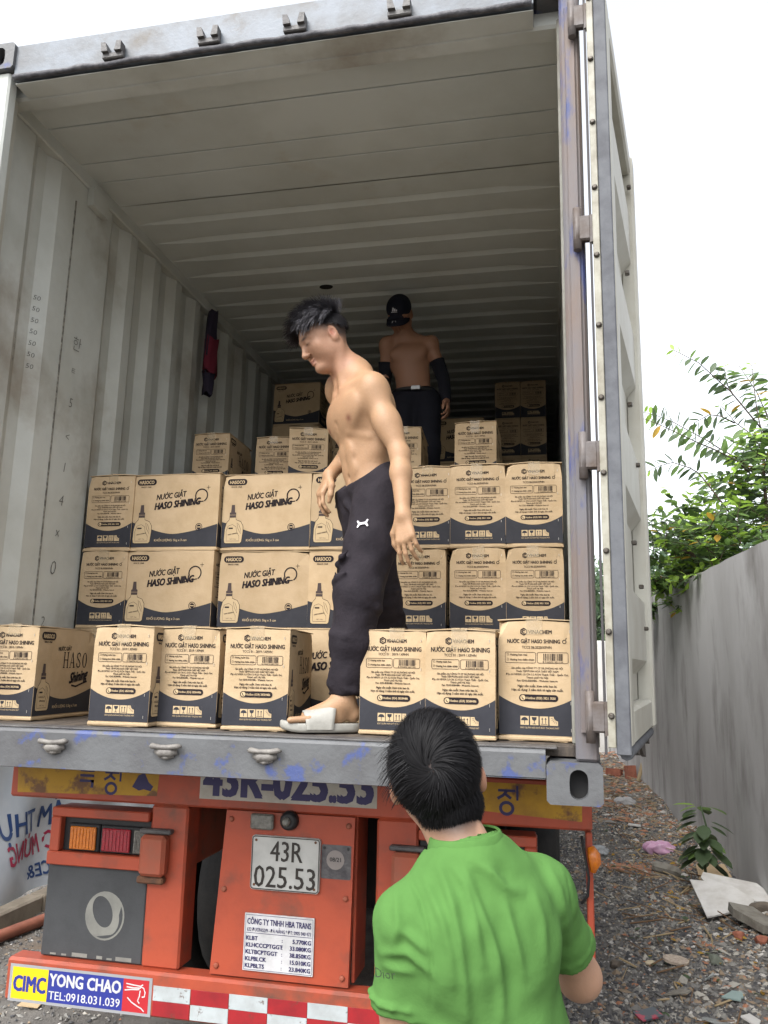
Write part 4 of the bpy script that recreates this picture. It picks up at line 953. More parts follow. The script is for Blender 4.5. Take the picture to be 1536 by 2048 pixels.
# ---------------------------------------------------------------- the shirtless man on the container edge
pm = empty('person', (-.83, .38, F0), label='shirtless man in dark joggers and grey slides stepping between cartons', cat='person'); pmi = Matrix.Translation((.83, -.38, -F0))
def pp(me, name, root, inv, parent=None):
    o = link(name, me, parent or root)
    if parent is None: o.matrix_parent_inverse = inv
    return o
A = np.array
pel = A([-.812, .42, 1.05]); nck = A([-.893, .385, 1.505]); lsh = A([-.780, .272, 1.408]); rsh = A([-.975, .49, 1.49])
lel = A([-.668, .235, 1.14]); lwr = A([-.640, .165, .90]); rel = A([-.925, .60, 1.29]); rwr = A([-.99, .44, 1.12])
lhp = A([-.757, .365, 1.01]); rhp = A([-.862, .47, 1.02]); lkn = A([-.812, .245, .635]); lak = A([-.853, .235, .262]); rkn = A([-.795, .53, .64]); rak = A([-.745, .76, .285])
hc = A([-1.004, .345, 1.648])
Ls = nv(lsh-rsh); Up = nv(nck-pel); Fr = np.cross(Ls, Up); Fr = nv(Fr); Fr = Fr if Fr[0] < 0 else -Fr; Ls = np.cross(Up, Fr); Ls = Ls if np.dot(Ls, lsh-rsh) > 0 else -Ls
TA = A([Ls, Fr, Up]); T = lambda l, f, u: pel+Ls*l+Fr*f+Up*u        # torso frame from the pelvis; neck at u ~ .46
fd = Field((-1.25, -.02, .12), (-.50, .80, 1.90), .0052)
fd.ell(T(0, .0, .30), (.142, .098, .150), TA, .05); fd.ell(T(0, .0, .11), (.122, .086, .17), TA, .06); fd.ell(T(0, -.005, -.02), (.14, .098, .10), TA, .05)
for q, sh in ((1, lsh), (-1, rsh)):
    fd.ell(sh-Up*.008, (.053, .055, .062), TA, .04); fd.cone(nck+Up*.012-Fr*.02, sh+Up*.024-Ls*q*.01, .048, .040, .05)
    fd.ell(T(q*.070, .068, .305), (.075, .024, .060), TA, .05); fd.cone(T(q*.03, .070, .40), sh+Up*.03+Fr*.018, .011, .012, .03)
    fd.cone(T(q*.125, -.02, .32), T(q*.105, -.01, .14), .045, .03, .05); fd.ell(T(q*.075, -.075, .30), (.06, .035, .09), TA, .04)
    fd.ell(T(q*.032, .082, .15), (.026, .009, .034), TA, .02); fd.ell(T(q*.032, .080, .085), (.026, .009, .030), TA, .02); fd.cone(T(q*.05, .075, .225), T(q*.115, .03, .185), .008, .006, .02); fd.ell(T(q*.088, .086, .270), (.0065, .006, .0065), TA, .006)
fd.cone(T(0, .105, .0), T(0, .112, .27), .004, .004, .02, '-'); fd.ell(T(0, .098, .055), (.006, .014, .009), TA, .012, '-')
hax = frame3((-.72, -.50, -.50), (-.45, -.2, 1.0)); HP = head(fd, hc, hax, .98)
fd.cone(nck+Fr*.0, HP(0, -.02, -.05), .062, .050, .05); fd.cone(HP(.055, -.03, -.04), T(.02, .06, .43), .016, .014, .02); fd.cone(HP(-.055, -.03, -.04), T(-.02, .06, .43), .016, .014, .02)
for S_, E_, W_, d_, n_, th in ((lsh, lel, lwr, (.16, -.15, -1), (.28, .95, -.1), -1), (rsh, rel, rwr, (-.30, -.22, -.9), (.75, .55, -.3), 1)):
    fd.chain([S_-Up*.01, S_+(E_-S_)*.5, E_], [.046, .042, .035], .03); m_ = S_+(E_-S_)*.55; fd.ell(m_+Fr*.010, (.034, .036, .070), frame3(Fr, S_-E_), .03); fd.ell(m_-Fr*.012, (.034, .034, .075), frame3(Fr, S_-E_), .03)
    fd.chain([E_, E_+(W_-E_)*.3, W_], [.034, .037, .0245], .025); fd.ell(W_, (.026, .022, .03), frame3(n_, d_), .02)
    hand(fd, W_, d_, n_, th, 1.02, (14, 20, 16) if th < 0 else (22, 30, 20))
for H_, K_, A_ in ((lhp, lkn, lak), (rhp, rkn, rak)): fd.chain([H_, K_, A_], [.072, .050, .034], .03)
# bare feet: heel, instep, five toes
for A_, fdn, base in ((lak, nv((-.90, -.42, 0)), F0+.032), (rak, nv((-.25, -.97, 0)), F0+.032)):
    sd = A([fdn[1], -fdn[0], 0]); z0 = A([A_[0], A_[1], base]); fd.cone(A_, z0-fdn*.035+A([0, 0, .03]), .034, .030, .03); fd.cone(A_+fdn*.02-A([0, 0, .02]), z0+fdn*.12+A([0, 0, .022]), .036, .024, .03, flat=None)
    fd.cone(z0+fdn*.02+A([0, 0, .022]), z0+fdn*.12+sd*.02+A([0, 0, .018]), .024, .018, .02); fd.cone(z0+fdn*.02+A([0, 0, .022]), z0+fdn*.11-sd*.022+A([0, 0, .018]), .024, .018, .02)
    sgn = 1 if A_ is rak else -1
    for k in range(5):
        o_ = (.034-.017*k)*sgn; l_ = .062-.007*k; r_ = .0125 if k == 0 else .0092; fd.cone(z0+fdn*(.12-.004*k)+sd*o_+A([0, 0, .015]), z0+fdn*(.125+l_-.004*k)+sd*o_+A([0, 0, .010]), r_, r_*.9, .005)
V, F = fd.surface(); V = smooth_np(V, F, 1, .35)
col = np.tile(lin(180, 143, 110), (len(V), 1))
hl = (V-hc) @ hax.T/.98
def blend(mask, c_): 
    global col
    mask = np.clip(mask, 0, 1)[:, None]; col = col*(1-mask)+c_*mask
nearhead = np.linalg.norm(hl-A([0, 0, 0]), axis=1) < .17
blend(nearhead*.6, lin(182, 136, 114))
blend(np.exp(-(((V-T(0, .03, .42))/.09)**2).sum(1))*.4, lin(190, 130, 100))
g_ = lambda p, r: np.exp(-((((hl-A(p))/A(r))**2).sum(1)))
blend(nearhead*(g_((0, .098, -.067), (.018, .02, .011)))*.6, lin(172, 104, 98)); blend(nearhead*(g_((0, .098, -.0678), (.018, .02, .0022)))*.7, lin(110, 62, 60))
for q in (-1, 1):
    blend(nearhead*g_((q*.031, .095, .027), (.020, .02, .0055))*1.1, lin(60, 46, 42)); blend(nearhead*g_((q*.031, .10, .0005), (.015, .02, .0028))*1.0, lin(50, 36, 34)); blend(nearhead*g_((q*.083, -.006, -.002), (.014, .012, .018))*.7, lin(186, 110, 90))
# short clipped sides and back of the hair
sg_ = lambda v: 1/(1+np.exp(-np.clip(v, -30, 30)))
ang = nearhead*sg_((hl[:, 2]-.012-.45*np.clip(hl[:, 1]+.01, -.03, .1))/.005)*sg_((.05+.4*(hl[:, 2]-.05)-hl[:, 1])/.004)*(np.abs(hl[:, 0]) < .0795)
back = nearhead & (hl[:, 1] < -.035) & (hl[:, 2] > -.055)
fade = np.clip((hl[:, 2]+.035)/.05, 0, 1)
blend(np.maximum(ang*fade*.72, back*np.clip((hl[:, 2]+.06)/.05, 0, 1)*.9), lin(52, 46, 46))
for q in (-1, 1): blend(np.exp(-(((V-T(q*.088, .088, .270))/.0135)**2).sum(1))*1.2, lin(132, 84, 66))
col = col*(1+.035*np.sin(V[:, :1]*61+np.sin(V[:, 2:3]*47)*2)*np.sin(V[:, 2:3]*53+V[:, 1:2]*41)+.02*np.random.default_rng(2).standard_normal((len(V), 1))); pp(skin_mesh('body', V, F, SKINM, col), 'body', pm, pmi)
# hair: long ash top brushed forward into a fringe, darker back
rt = sphere_dirs(6500, 3, lambda d: (d[:, 2] > .34+.10*np.abs(d[:, 0])) & (d[:, 1] < .74))
fl = lambda d: np.stack([d[:, 0]*.7+.15, .95+0*d[:, 1], .55-.9*np.clip(d[:, 1]-.1, 0, 1)-.4*np.abs(d[:, 0])], 1)
hm = hair_mesh(hc, hax, .98, rt, fl, lambda d: .058-.016*np.clip(d[:, 1]/.8, 0, 1), HAIR_ASH, .0026, .028, 6, (.080, .102, .092), jit=.22, seed=4, grav=.06, clumps=140); pp(hm, 'hair', pm, pmi)
rt = sphere_dirs(3000, 5, lambda d: (d[:, 2] > .02+.55*np.clip(d[:, 1]+.2, 0, 1)) & (d[:, 2] < .62) & (d[:, 1] < .35)); fl2 = lambda d: np.stack([d[:, 0]*.4, -.35+.3*d[:, 1], -1+0*d[:, 2]], 1)
hm = hair_mesh(hc, hax, .98, rt, fl2, lambda d: .014+.022*np.clip(d[:, 2], 0, 1)+.016*(d[:, 1] < -.3), mat('hair_dark_sides', srgb(40, 38, 42), .5), .0026, .007, 4, (.078, .100, .089), jit=.25, seed=6); pp(hm, 'hair', pm, pmi)
# joggers
ft = Field((-1.05, .0, .24), (-.55, .78, 1.20), .0056)
ft.ell(T(0, -.005, .02), (.150, .112, .10), TA, .05); ft.ell(T(0, -.035, -.06), (.14, .105, .11), TA, .06)
for H_, K_, A_ in ((lhp, lkn, lak), (rhp, rkn, rak)):
    mid = (H_+K_)/2; sh = K_+(A_-K_)*.45
    ft.chain([H_+A([0, 0, .02]), mid, K_, sh, A_+(K_-A_)*.20, A_+A([0, 0, .035])], [.108, .094, .083, .075, .056, .043], .03)
    ft.cone(A_+A([0, 0, .075]), A_+A([0, 0, .028]), .043, .041, .012)
# drape folds
rg = np.random.default_rng(8)
for (p0, p1, r_) in (((.10, .075, -.06), (.02, .10, -.11), .010), ((.12, .07, -.10), (.03, .11, -.15), .009), ((.07, .09, -.02), (.05, .11, -.10), .008), ((-.02, .11, -.04), (.06, .10, -.14), .008)):
    ft.cone(T(*p0), T(*p1), r_, r_*.6, .022)
for K_, A_, H_ in ((lkn, lak, lhp), (rkn, rak, rhp)):
    for j, t_ in enumerate((-.10, .0, .12, .35, .55, .72, .82, .90)):
        p = K_+(A_-K_)*t_ if t_ > 0 else K_+(H_-K_)*(-t_); r0 = .083+(.05-.083)*max(0, t_); a = rg.uniform(0, 6.28); tt = np.linspace(a, a+2.3, 6); sl_ = rg.uniform(-.05, .05)
        q = [p+r0*1.0*A([math.cos(w), math.sin(w), 0])+A([0, 0, sl_*(w-a)]) for w in tt]; ft.chain(q, [.004, .008, .010, .010, .008, .004], .018)
ft.half(T(0, 0, .075)+A([0, 0, 0]), nv(Up*.9+Fr*.42)); ft.half(A([0, 0, F0+.125]), (0, 0, -1))
# hollow the waist so that the skin leaves the waistband through an opening
V, F = ft.surface(); V = smooth_np(V, F, 1, .4); N = normals_np(V, F)
V = V+N*wr(V, (.0016, 40, 60, 18, 0), (.0012, -70, 30, 40, 1), (.0009, 20, -90, 70, 2))[:, None]
tro = pp(mesh_np('joggers', V, F, CLOTH_BLK, True), 'joggers', pm, pmi)
# white emblem on the left thigh, lying on the cloth
emb = A([-.797, .2, .885])
def on_cloth(x, z):
    m_ = np.abs(V[:, 0]-x)+np.abs(V[:, 2]-z); k = np.where(m_ < .014)[0]; return V[k, 1].min() if len(k) else V[np.argmin(m_), 1]
pr = Print()
for s_ in (1, -1):
    y_ = .0055*s_; pr.line([(-.020, y_+.008*s_), (-.012, y_*.5), (0, y_*.25), (.012, y_*.5), (.020, y_+.008*s_)], .0052, 0, 0)
    pr.line([(.020*s_, .013), (.014*s_, 0), (.020*s_, -.013)], .0045, 0, 0)
yc_ = min(on_cloth(emb[0]+a, emb[2]+b) for a in (-.018, 0, .018) for b in (-.01, .01))
me = pr.mesh('emblem', mat('emblem_white', srgb(235, 230, 235), .6), frame((emb[0], yc_-.003, emb[2]), (.96, -.10, .12), (-.1, 0, 1)))
for v in me.vertices: v.co.y = min(v.co.y+.02, on_cloth(v.co.x, v.co.z)-.002)
link('emblem', me, tro)
# slides
SLIDE = mat('slide_grey', srgb(176, 174, 166), .45, srgb(160, 158, 150), 20, .06, 120, spec=.45)
for A_, fdn in ((lak, nv((-.90, -.42, 0))), (rak, nv((-.25, -.97, 0)))):
    sd = A([fdn[1], -fdn[0], 0]); c0 = A([A_[0], A_[1], F0]); n = 26; out = []
    for k in range(n):
        a = 2*math.pi*k/n; u = .075+.142*math.cos(a); w_ = .047*math.sin(a)*(1+.18*math.cos(a)); out.append((u, w_))
    mb = MB()
    V_ = [(c0+fdn*u+sd*w_+A([0, 0, zz+(.012 if u > .17 else 0)*(u-.17)/.05])) for zz, g_ in ((.002, .97), (.012, 1), (.026, 1.0), (.031, .97)) for u, w_ in [(a*g_+.075*(1-g_), b*g_) for a, b in out]]
    mb.add(V_, [(r_*n+k, r_*n+(k+1) % n, (r_+1)*n+(k+1) % n, (r_+1)*n+k) for r_ in range(3) for k in range(n)]+[tuple(range(n-1, -1, -1)), tuple(range(3*n, 4*n))], 0, True)
    sl_ = pp(mb.mesh('slide_sandal', SLIDE), 'slide_sandal', pm, pmi)
    mb = MB(); m1, m2 = 9, 15; V_ = []
    for lay_ in (0, 1):
        for i in range(m1):
            u = .040+.092*i/(m1-1)
            for j in range(m2):
                a = math.pi*j/(m2-1); hgt = (.088-.034*i/(m1-1)) + (.006 if lay_ else 0); wid = .047+(.004 if lay_ else 0); sk = .022*math.sin(a)
                V_.append(c0+fdn*(u+sk*(i/(m1-1)-.6))-sd*wid*math.cos(a)+A([0, 0, .012+hgt*math.sin(a)**.72]))
    q = m1*m2; Fq = []
    for i in range(m1-1):
        for j in range(m2-1):
            a = i*m2+j; Fq += [(a, a+m2, a+m2+1, a+1), (q+a, q+a+1, q+a+m2+1, q+a+m2)]
    for j in range(m2-1): a = j; b = (m1-1)*m2+j; Fq += [(a, a+1, q+a+1, q+a), (b, q+b, q+b+1, b+1)]
    mb.add(V_, Fq, 0, True); link('strap', mb.mesh('strap', SLIDE), sl_)
# ---------------------------------------------------------------- the man in the green T-shirt, seen from behind
pg = empty('person', (-.24, -.95, GZ), label='man in green T-shirt with black hair, seen from behind looking up', cat='person'); pgi = Matrix.Translation((.24, .95, -GZ))
nb = A([-.305, -.925, .045]); pl2 = A([-.235, -.93, -.44]); sL = A([-.404, -.985, -.076]); sR = A([-.166, -.840, -.040]); hc2 = A([-.370, -.875, .172])
L2 = nv(sL-sR); U2 = nv(nb-pl2); F2 = nv(np.cross(U2, L2)); F2 = F2 if F2[1] > 0 else -F2; L2 = np.cross(F2, U2); L2 = L2 if L2[0] < 0 else -L2
TA2 = A([L2, F2, U2]); T2 = lambda l, f, u: pl2+L2*l+F2*f+U2*u
eL = A([-.418, -.975, -.315]); wL = A([-.43, -.80, -.50]); eR = A([-.096, -.69, -.235]); wR = A([-.17, -.47, -.22])
hax2 = frame3((-.20, .88, .42), (-.12, -.4, 1)); 
fd = Field((-.60, -1.20, GZ), (.05, -.35, .36), .0062)
HP2 = head(fd, hc2, hax2, 1.02)
for q in (-1, 1): fd.ell(HP2(q*.086, -.012, -.014), (.010, .018, .030), hax2, .006)
fd.cone(HP2(0, -.03, -.06), nb-U2*.03, .052, .050, .04); fd.cone(HP2(0, -.04, -.03), nb-F2*.006, .042, .046, .03)
fd.ell(T2(0, .01, .32), (.12, .075, .14), TA2, .04); fd.ell(T2(0, 0, .12), (.115, .08, .18), TA2, .05); fd.ell(T2(0, 0, -.02), (.135, .09, .1), TA2, .05)
for sh, e_, w_, d_, n_, th in ((sL, eL, wL, (-.1, .7, -.7), (.6, .3, .5), -1), (sR, eR, wR, (-.4, .9, .1), (-.4, -.2, -.9), 1)):
    fd.cone(nb-U2*.05, sh-U2*.015, .04, .032, .04); fd.chain([sh, (sh+e_)/2, e_], [.042, .041, .038], .03); fd.chain([e_, e_+(w_-e_)*.3, w_], [.041, .044, .027], .03); hand(fd, w_, d_, n_, th)
hips = [T2(.085, 0, -.03), T2(-.085, 0, -.03)]; kn2 = [A([-.36, -.93, -.86]), A([-.17, -.84, -.86])]; an2 = [A([-.37, -.97, GZ+.09]), A([-.16, -.88, GZ+.09])]
for h_, k_, a_ in zip(hips, kn2, an2):
    fd.chain([h_, k_, a_], [.075, .05, .036], .03); fd.cone(a_-A([0, 0, .05]), a_+A([-.06, .15, -.065]), .035, .026, .03)
V, F = fd.surface(); V = smooth_np(V, F, 1, .35); col = np.tile(lin(186, 146, 120), (len(V), 1)); hl = (V-hc2) @ hax2.T/1.02
near = np.linalg.norm(hl, axis=1) < .16
scalp = near & (hl[:, 1] < .045) & (hl[:, 2] > -.095+.6*np.clip(hl[:, 1]+.02, 0, 1)) & (np.abs(hl[:, 0]) < .0785)
blend(scalp*np.clip((hl[:, 2]+.064)/.03, 0, 1)*np.clip((.066-np.abs(hl[:, 0])+np.clip(hl[:, 2]+.05, 0, 1))/.012, 0, 1)*.93, lin(34, 30, 32))
for q in (-1, 1): blend(near*np.exp(-(((hl-A([q*.085, -.012, -.005]))/A([.012, .022, .034]))**2).sum(1))*.6, lin(206, 130, 104))
pp(skin_mesh('body', V, F, SKINM, col), 'body', pg, pgi)
# hair: strands fan out from the whorl at the crown
wh = nv((.05, -.86, .50))
def flow2(d):
    t = d-wh*(d @ wh)[:, None]; t /= np.linalg.norm(t, axis=1)[:, None]+1e-6; sw = np.cross(np.tile(wh, (len(d), 1)), t); near_ = np.exp(-((1-d @ wh)/.12))[:, None]
    return t*(1-.3*near_)+sw*(.25+.5*near_)+A([0, 0, -.12])
rt = sphere_dirs(11000, 11, lambda d: (d[:, 2] > -.80+1.05*np.clip(d[:, 1]+.38, 0, 2)+1.3*np.clip(np.abs(d[:, 0])-.62, 0, 1)) & (d[:, 1] < .80))
hm = hair_mesh(hc2, hax2, 1.02, rt, flow2, lambda d: .009+.058*np.clip((d[:, 2]+.45)/.9, 0, 1), HAIR, .0024, .0080, 7, (.0775, .099, .0875), jit=.12, seed=12, clumps=300, hug=True); pp(hm, 'hair', pg, pgi)
rt = sphere_dirs(5200, 17, lambda d: (d[:, 1] < -.30) & (d[:, 2] < .45) & (d[:, 2] > -.95+.35*np.abs(d[:, 0])))
hm = hair_mesh(hc2, hax2, 1.02, rt, lambda d: np.stack([-d[:, 0]*.25, 0*d[:, 0], -1+0*d[:, 0]], 1), lambda d: .010+.012*np.clip(d[:, 2]+.6, 0, 1), HAIR, .0020, .0035, 4, (.066, .077, .076), (-.016, -.034, -.026), jit=.2, seed=18, hug=True); pp(hm, 'hair', pg, pgi)
rt = sphere_dirs(150, 13, lambda d: (d[:, 0] > .45) & (d[:, 2] > .0) & (d[:, 1] < .5))
hm = hair_mesh(hc2, hax2, 1.02, rt, lambda d: np.stack([.9+0*d[:, 0], d[:, 1]*.3+.1, -.35+0*d[:, 2]], 1), lambda d: .055+0*d[:, 0], HAIR, .0024, .020, 6, (.0785, .100, .0885), jit=.22, seed=14, grav=.05); pp(hm, 'hair', pg, pgi)
# T-shirt
GREEN = mat('tshirt_green', srgb(90, 134, 70), .94, srgb(84, 126, 65), 7, .14, 40, spec=.12)
fs = Field((-.62, -1.20, -.68), (.06, -.55, .14), .0042)
fs.ell(T2(0, -.006, .34), (.150, .104, .165), TA2, .05); fs.ell(T2(0, -.004, .14), (.142, .100, .20), TA2, .06); fs.cone(T2(0, 0, .12), T2(0, 0, -.16), .13, .145, .06, flat=(F2, .78))
for sh, e_ in ((sL, eL), (sR, eR)):
    fs.cone(nb-U2*.030, sh+U2*.004, .0675, .044, .05); fs.ell(sh, (.047, .050, .052), TA2, .05)
    fs.cone(sh, sh+(e_-sh)*.78, .050, .062, .04)
fs.ell(T2(.07, -.072, .34), (.05, .03, .07), TA2, .05); fs.ell(T2(-.07, -.072, .34), (.05, .03, .07), TA2, .05)
FOLDS = [([(-0.297, 0.067), (-0.262, 0.037), (-0.229, 0.003), (-0.2, -0.008)], 0.0075),
 ([(-0.309, 0.059), (-0.282, -0.001), (-0.253, -0.062), (-0.239, -0.105), (-0.234, -0.148), (-0.232, -0.196)], 0.007),
 ([(-0.346, 0.036), (-0.316, -0.022), (-0.301, -0.075), (-0.292, -0.145), (-0.289, -0.197)], 0.0065),
 ([(-0.371, 0.011), (-0.331, -0.046), (-0.316, -0.094), (-0.311, -0.138)], 0.0055),
 ([(-0.262, 0.063), (-0.255, 0.047), (-0.245, 0.034)], 0.005),
 ([(-0.229, -0.015), (-0.206, -0.093), (-0.197, -0.136)], 0.006),
 ([(-0.157, 0.026), (-0.134, -0.017), (-0.121, -0.073), (-0.118, -0.129)], 0.0055),
 ([(-0.432, 0.021), (-0.402, 0.009), (-0.376, -0.017), (-0.358, -0.057), (-0.35, -0.115), (-0.352, -0.181)], -0.0045),
 ([(-0.142, 0.077), (-0.124, 0.029), (-0.111, -0.028), (-0.108, -0.085)], -0.0045),
 ([(-0.445, -0.114), (-0.395, -0.101), (-0.35, -0.128)], 0.0055),
 ([(-0.405, -0.065), (-0.36, -0.093)], 0.005),
 ([(-0.439, -0.132), (-0.379, -0.131)], 0.0045),
 ([(-0.181, -0.002), (-0.163, -0.054), (-0.159, -0.12)], 0.0045),
 ([(-0.332, 0.051), (-0.297, 0.007), (-0.277, -0.046), (-0.265, -0.107)], 0.0055),
 ([(-0.421, -0.011), (-0.411, -0.057), (-0.42, -0.103)], 0.0045)]      # (x, z) runs of each crease on the back, height
# sleeve ends, hem and neck opening
def sleeve_cut(sh, e_, t_):
    d = nv(e_-sh); p = sh+(e_-sh)*t_; q = fs.sub(p-.13, p+.13+np.maximum(d*.12, 0)); sl, x, y, z = q
    D = (x-p[0])*d[0]+(y-p[1])*d[1]+(z-p[2])*d[2]; rad = np.sqrt(np.maximum((x-p[0])**2+(y-p[1])**2+(z-p[2])**2-D**2, 0)); m_ = np.where(rad < .082, D, -1).astype(np.float32); fs.a[sl] = np.maximum(fs.a[sl], m_)
    fs.cone(p-d*.07, p+d*.05, .047, .055, .004, '-')
    R_ = [p-d*.020+.0625*(np.cross(d, F2)*math.cos(a)+np.cross(d, np.cross(d, F2))*math.sin(a)) for a in np.linspace(0, 2*math.pi, 15)]
    fs.chain(R_, [.0035]*15, .006)
sleeve_cut(sL, eL, .58); sleeve_cut(sR, eR, .64)
fs.ell(T2(0, -.004, .14), (.142, .100, .20), TA2, .008); fs.cone(T2(0, 0, .12), T2(0, 0, -.16), .13, .145, .008, flat=(F2, .78))      # the body of the shirt stays whole beside the arms
fs.half(T2(0, 0, -.17), -U2)
nd = nv(HP2(0, -.035, -.06)-(nb-U2*.03)); nc_ = nb-U2*.034; nd = nv(nd*.55+U2*.45); e1 = nv(np.cross(nd, F2)); e2 = np.cross(nd, e1); fs.cone(nc_-nd*.02, nc_+nd*.14, .063, .075, .004, '-')
V, F = fs.surface(); V = smooth_np(V, F, 1, .4); N = normals_np(V, F)
V = V+N*wr(V, (.0009, 60, 40, 25, 0), (.0007, -90, 20, 60, 1), (.0006, 30, -120, 90, 2))[:, None]
bk = np.clip(-N[:, 1]*1.6-.1, 0, 1)*np.clip((.046-V[:, 2])/.02, 0, 1)
for pts, am in FOLDS:
    q, Lq = along(np.array([(x, 0, z) for x, z in pts]), 24); best = np.full(len(V), 9.); sgn = np.zeros(len(V)); tt = np.zeros(len(V))
    for i in range(23):
        a0, a1 = q[i][[0, 2]], q[i+1][[0, 2]]; d_ = a1-a0; L_ = np.linalg.norm(d_)+1e-9; d_ = d_/L_; r_ = V[:, [0, 2]]-a0; t_ = np.clip(r_ @ d_, 0, L_); c_ = r_-t_[:, None]*d_; ds = np.linalg.norm(c_, axis=1); m_ = ds < best
        best[m_] = ds[m_]; sgn[m_] = np.sign(c_[m_, 0]*d_[1]-c_[m_, 1]*d_[0]); tt[m_] = (i+t_[m_]/L_)/23
    sd_ = best*sgn; taper = np.sin(np.pi*np.clip(tt*.94+.03, 0, 1))**.5; w_ = .0075 if am > 0 else .0038
    V = V+N*(bk*taper*am*(np.exp(-(sd_/w_)**2)-(.55*np.exp(-((sd_+2.1*w_)/(1.5*w_))**2)+.25*np.exp(-((sd_-2.0*w_)/(1.5*w_))**2) if am > 0 else 0)))[:, None]
ts = pp(mesh_np('tshirt', V, F, GREEN, True), 'tshirt', pg, pgi)
nd3 = nv(nd*.15+U2*.85-F2*.10); f1 = nv(np.cross(nd3, F2)); f2 = np.cross(nd3, f1); cb = MB(); nc2 = 36; prof_ = [(.0610, .012), (.0640, .0155), (.0670, .013), (.0715, .0), (.0740, -.010), (.0775, -.018), (.0800, -.028), (.0800, -.040)]; Vc = []
for a in range(nc2):
    w_ = 2*math.pi*a/nc2
    for rr_, hh_ in prof_: Vc.append(nb+U2*.017-L2*.002+nd3*hh_+(f1*math.cos(w_)*1.02+f2*math.sin(w_))*rr_)
npf = len(prof_); cb.add(Vc, [(a*npf+j, a*npf+j+1, ((a+1) % nc2)*npf+j+1, ((a+1) % nc2)*npf+j) for a in range(nc2) for j in range(npf-1)], 0, True); link('collar', cb.mesh('collar', GREEN), ts)
def shirt_y(x, z):
    m_ = np.abs(V[:, 0]-x)+np.abs(V[:, 2]-z); k = np.where(m_ < .012)[0]; return V[k, 1].min() if len(k) else None
pr = Print(); pr.text('Dior', 0, 0, w=.042, h=.018, bold=-.006, shear=.12)
me = pr.mesh('sleeve_lettering', mat('lettering_dark', srgb(58, 70, 52), .8), frame((-.434, -1.1, -.140), (.97, -.1, .18), (-.18, 0, 1)))
for v in me.vertices:
    y = shirt_y(v.co.x, v.co.z); v.co.y = (y if y is not None else -1.03)-.006
link('sleeve_lettering', me, ts)
# trousers and shoes, below the picture
fj = Field((-.56, -1.25, GZ), (.06, -.55, -.36), .009)
fj.ell(T2(0, 0, -.03), (.150, .11, .11), TA2, .04)
for h_, k_, a_ in zip(hips, kn2, an2): fj.chain([h_, k_, a_+A([0, 0, .03])], [.098, .075, .06], .03)
fj.half((0, 0, GZ+.07), (0, 0, -1)); V, F = fj.surface(); pp(mesh_np('trousers', smooth_np(V, F, 2), F, CLOTH_BLK, True), 'trousers', pg, pgi)
for a_ in an2:
    ff = Field(a_-A([.14, .14, .095]), a_+A([.08, .26, .06]), .007); ff.cone(a_-A([0, .02, .045]), a_+A([-.06, .16, -.055]), .046, .04, .02, flat=((0, 0, 1), .8)); ff.cone(a_-A([0, 0, .05]), a_, .045, .045, .02); ff.half(a_-A([0, 0, .088]), (0, 0, -1))
    V, F = ff.surface(); pp(mesh_np('shoe', V, F, LAMPBODY, True), 'shoe', pg, pgi)
# ---------------------------------------------------------------- the capped man in the dark
pc = empty('person', (-.97, 2.25, ZT), label='shirtless man in black cap and black arm sleeves far inside', cat='person'); pci = Matrix.Translation((.97, -2.25, -ZT))
k3 = .87; nb3 = A([-1.02, 2.24, 2.46]); pl3 = A([-.962, 2.25, 2.06]); s3L = A([-.862, 2.23, 2.405]); s3R = A([-1.145, 2.21, 2.41]); hc3 = A([-1.052, 2.145, 2.585])
U3 = nv(nb3-pl3); L3 = nv(s3L-s3R); F3 = np.cross(U3, L3); F3 = nv(F3); F3 = F3 if F3[1] < 0 else -F3; TA3 = A([L3, F3, U3]); T3 = lambda l, f, u: pl3+k3*(L3*l+F3*f+U3*u)
e3L = A([-.785, 2.26, 2.185]); w3L = A([-.752, 2.17, 2.00]); e3R = A([-1.165, 2.27, 2.19]); w3R = A([-1.17, 2.12, 2.05])
hax3 = frame3((-.12, -.62, -.78), (-.05, -.8, .6))
fd = Field((-1.35, 1.95, ZT), (-.60, 2.5, 2.75), .0065)
HP3 = head(fd, hc3, hax3, .93); fd.cone(nb3, HP3(0, -.03, -.05), .05, .046, .04)
fd.ell(T3(0, 0, .30), A((.145, .098, .16))*k3, TA3, .05); fd.ell(T3(0, 0, .12), A((.125, .085, .18))*k3, TA3, .05); fd.ell(T3(0, 0, -.02), A((.14, .095, .1))*k3, TA3, .05)
for q, sh, e_, w_ in ((1, s3L, e3L, w3L), (-1, s3R, e3R, w3R)):
    fd.cone(nb3-U3*.01, sh+U3*.012, .042, .034, .05); fd.ell(sh, (.05, .05, .056), TA3, .03); fd.ell(T3(q*.066, .074, .32), A((.07, .03, .055))*k3, TA3, .03)
    fd.chain([sh, e_, w_], [.043, .034, .023], .02); hand(fd, w_, (w_-e_)+A([.01, -.02, -.03]), (-q*.9, .1, .1), -q, .92)
h3 = [T3(.085, 0, -.04), T3(-.085, 0, -.04)]; kn3 = [A([-.86, 2.16, 1.70]), A([-1.03, 2.2, 1.71])]; an3 = [A([-.85, 2.24, ZT+.075]), A([-1.06, 2.26, ZT+.075])]
for h_, k_, a_ in zip(h3, kn3, an3): fd.chain([h_, k_, a_], [.065, .045, .033], .03); fd.cone(a_-A([0, 0, .04]), a_+A([0, -.14, -.05]), .032, .024, .03)
V, F = fd.surface(); col = np.tile(lin(160, 118, 94), (len(V), 1)); pp(skin_mesh('body', V, F, SKINM, col), 'body', pc, pci)
BLK = mat('black_fabric', srgb(30, 31, 40), .85, srgb(24, 25, 34), 12, spec=.2)
fj = Field((-1.25, 1.98, ZT), (-.65, 2.5, 2.2), .0075); fj.ell(T3(0, 0, 0), A((.152, .108, .085))*k3, TA3, .03)
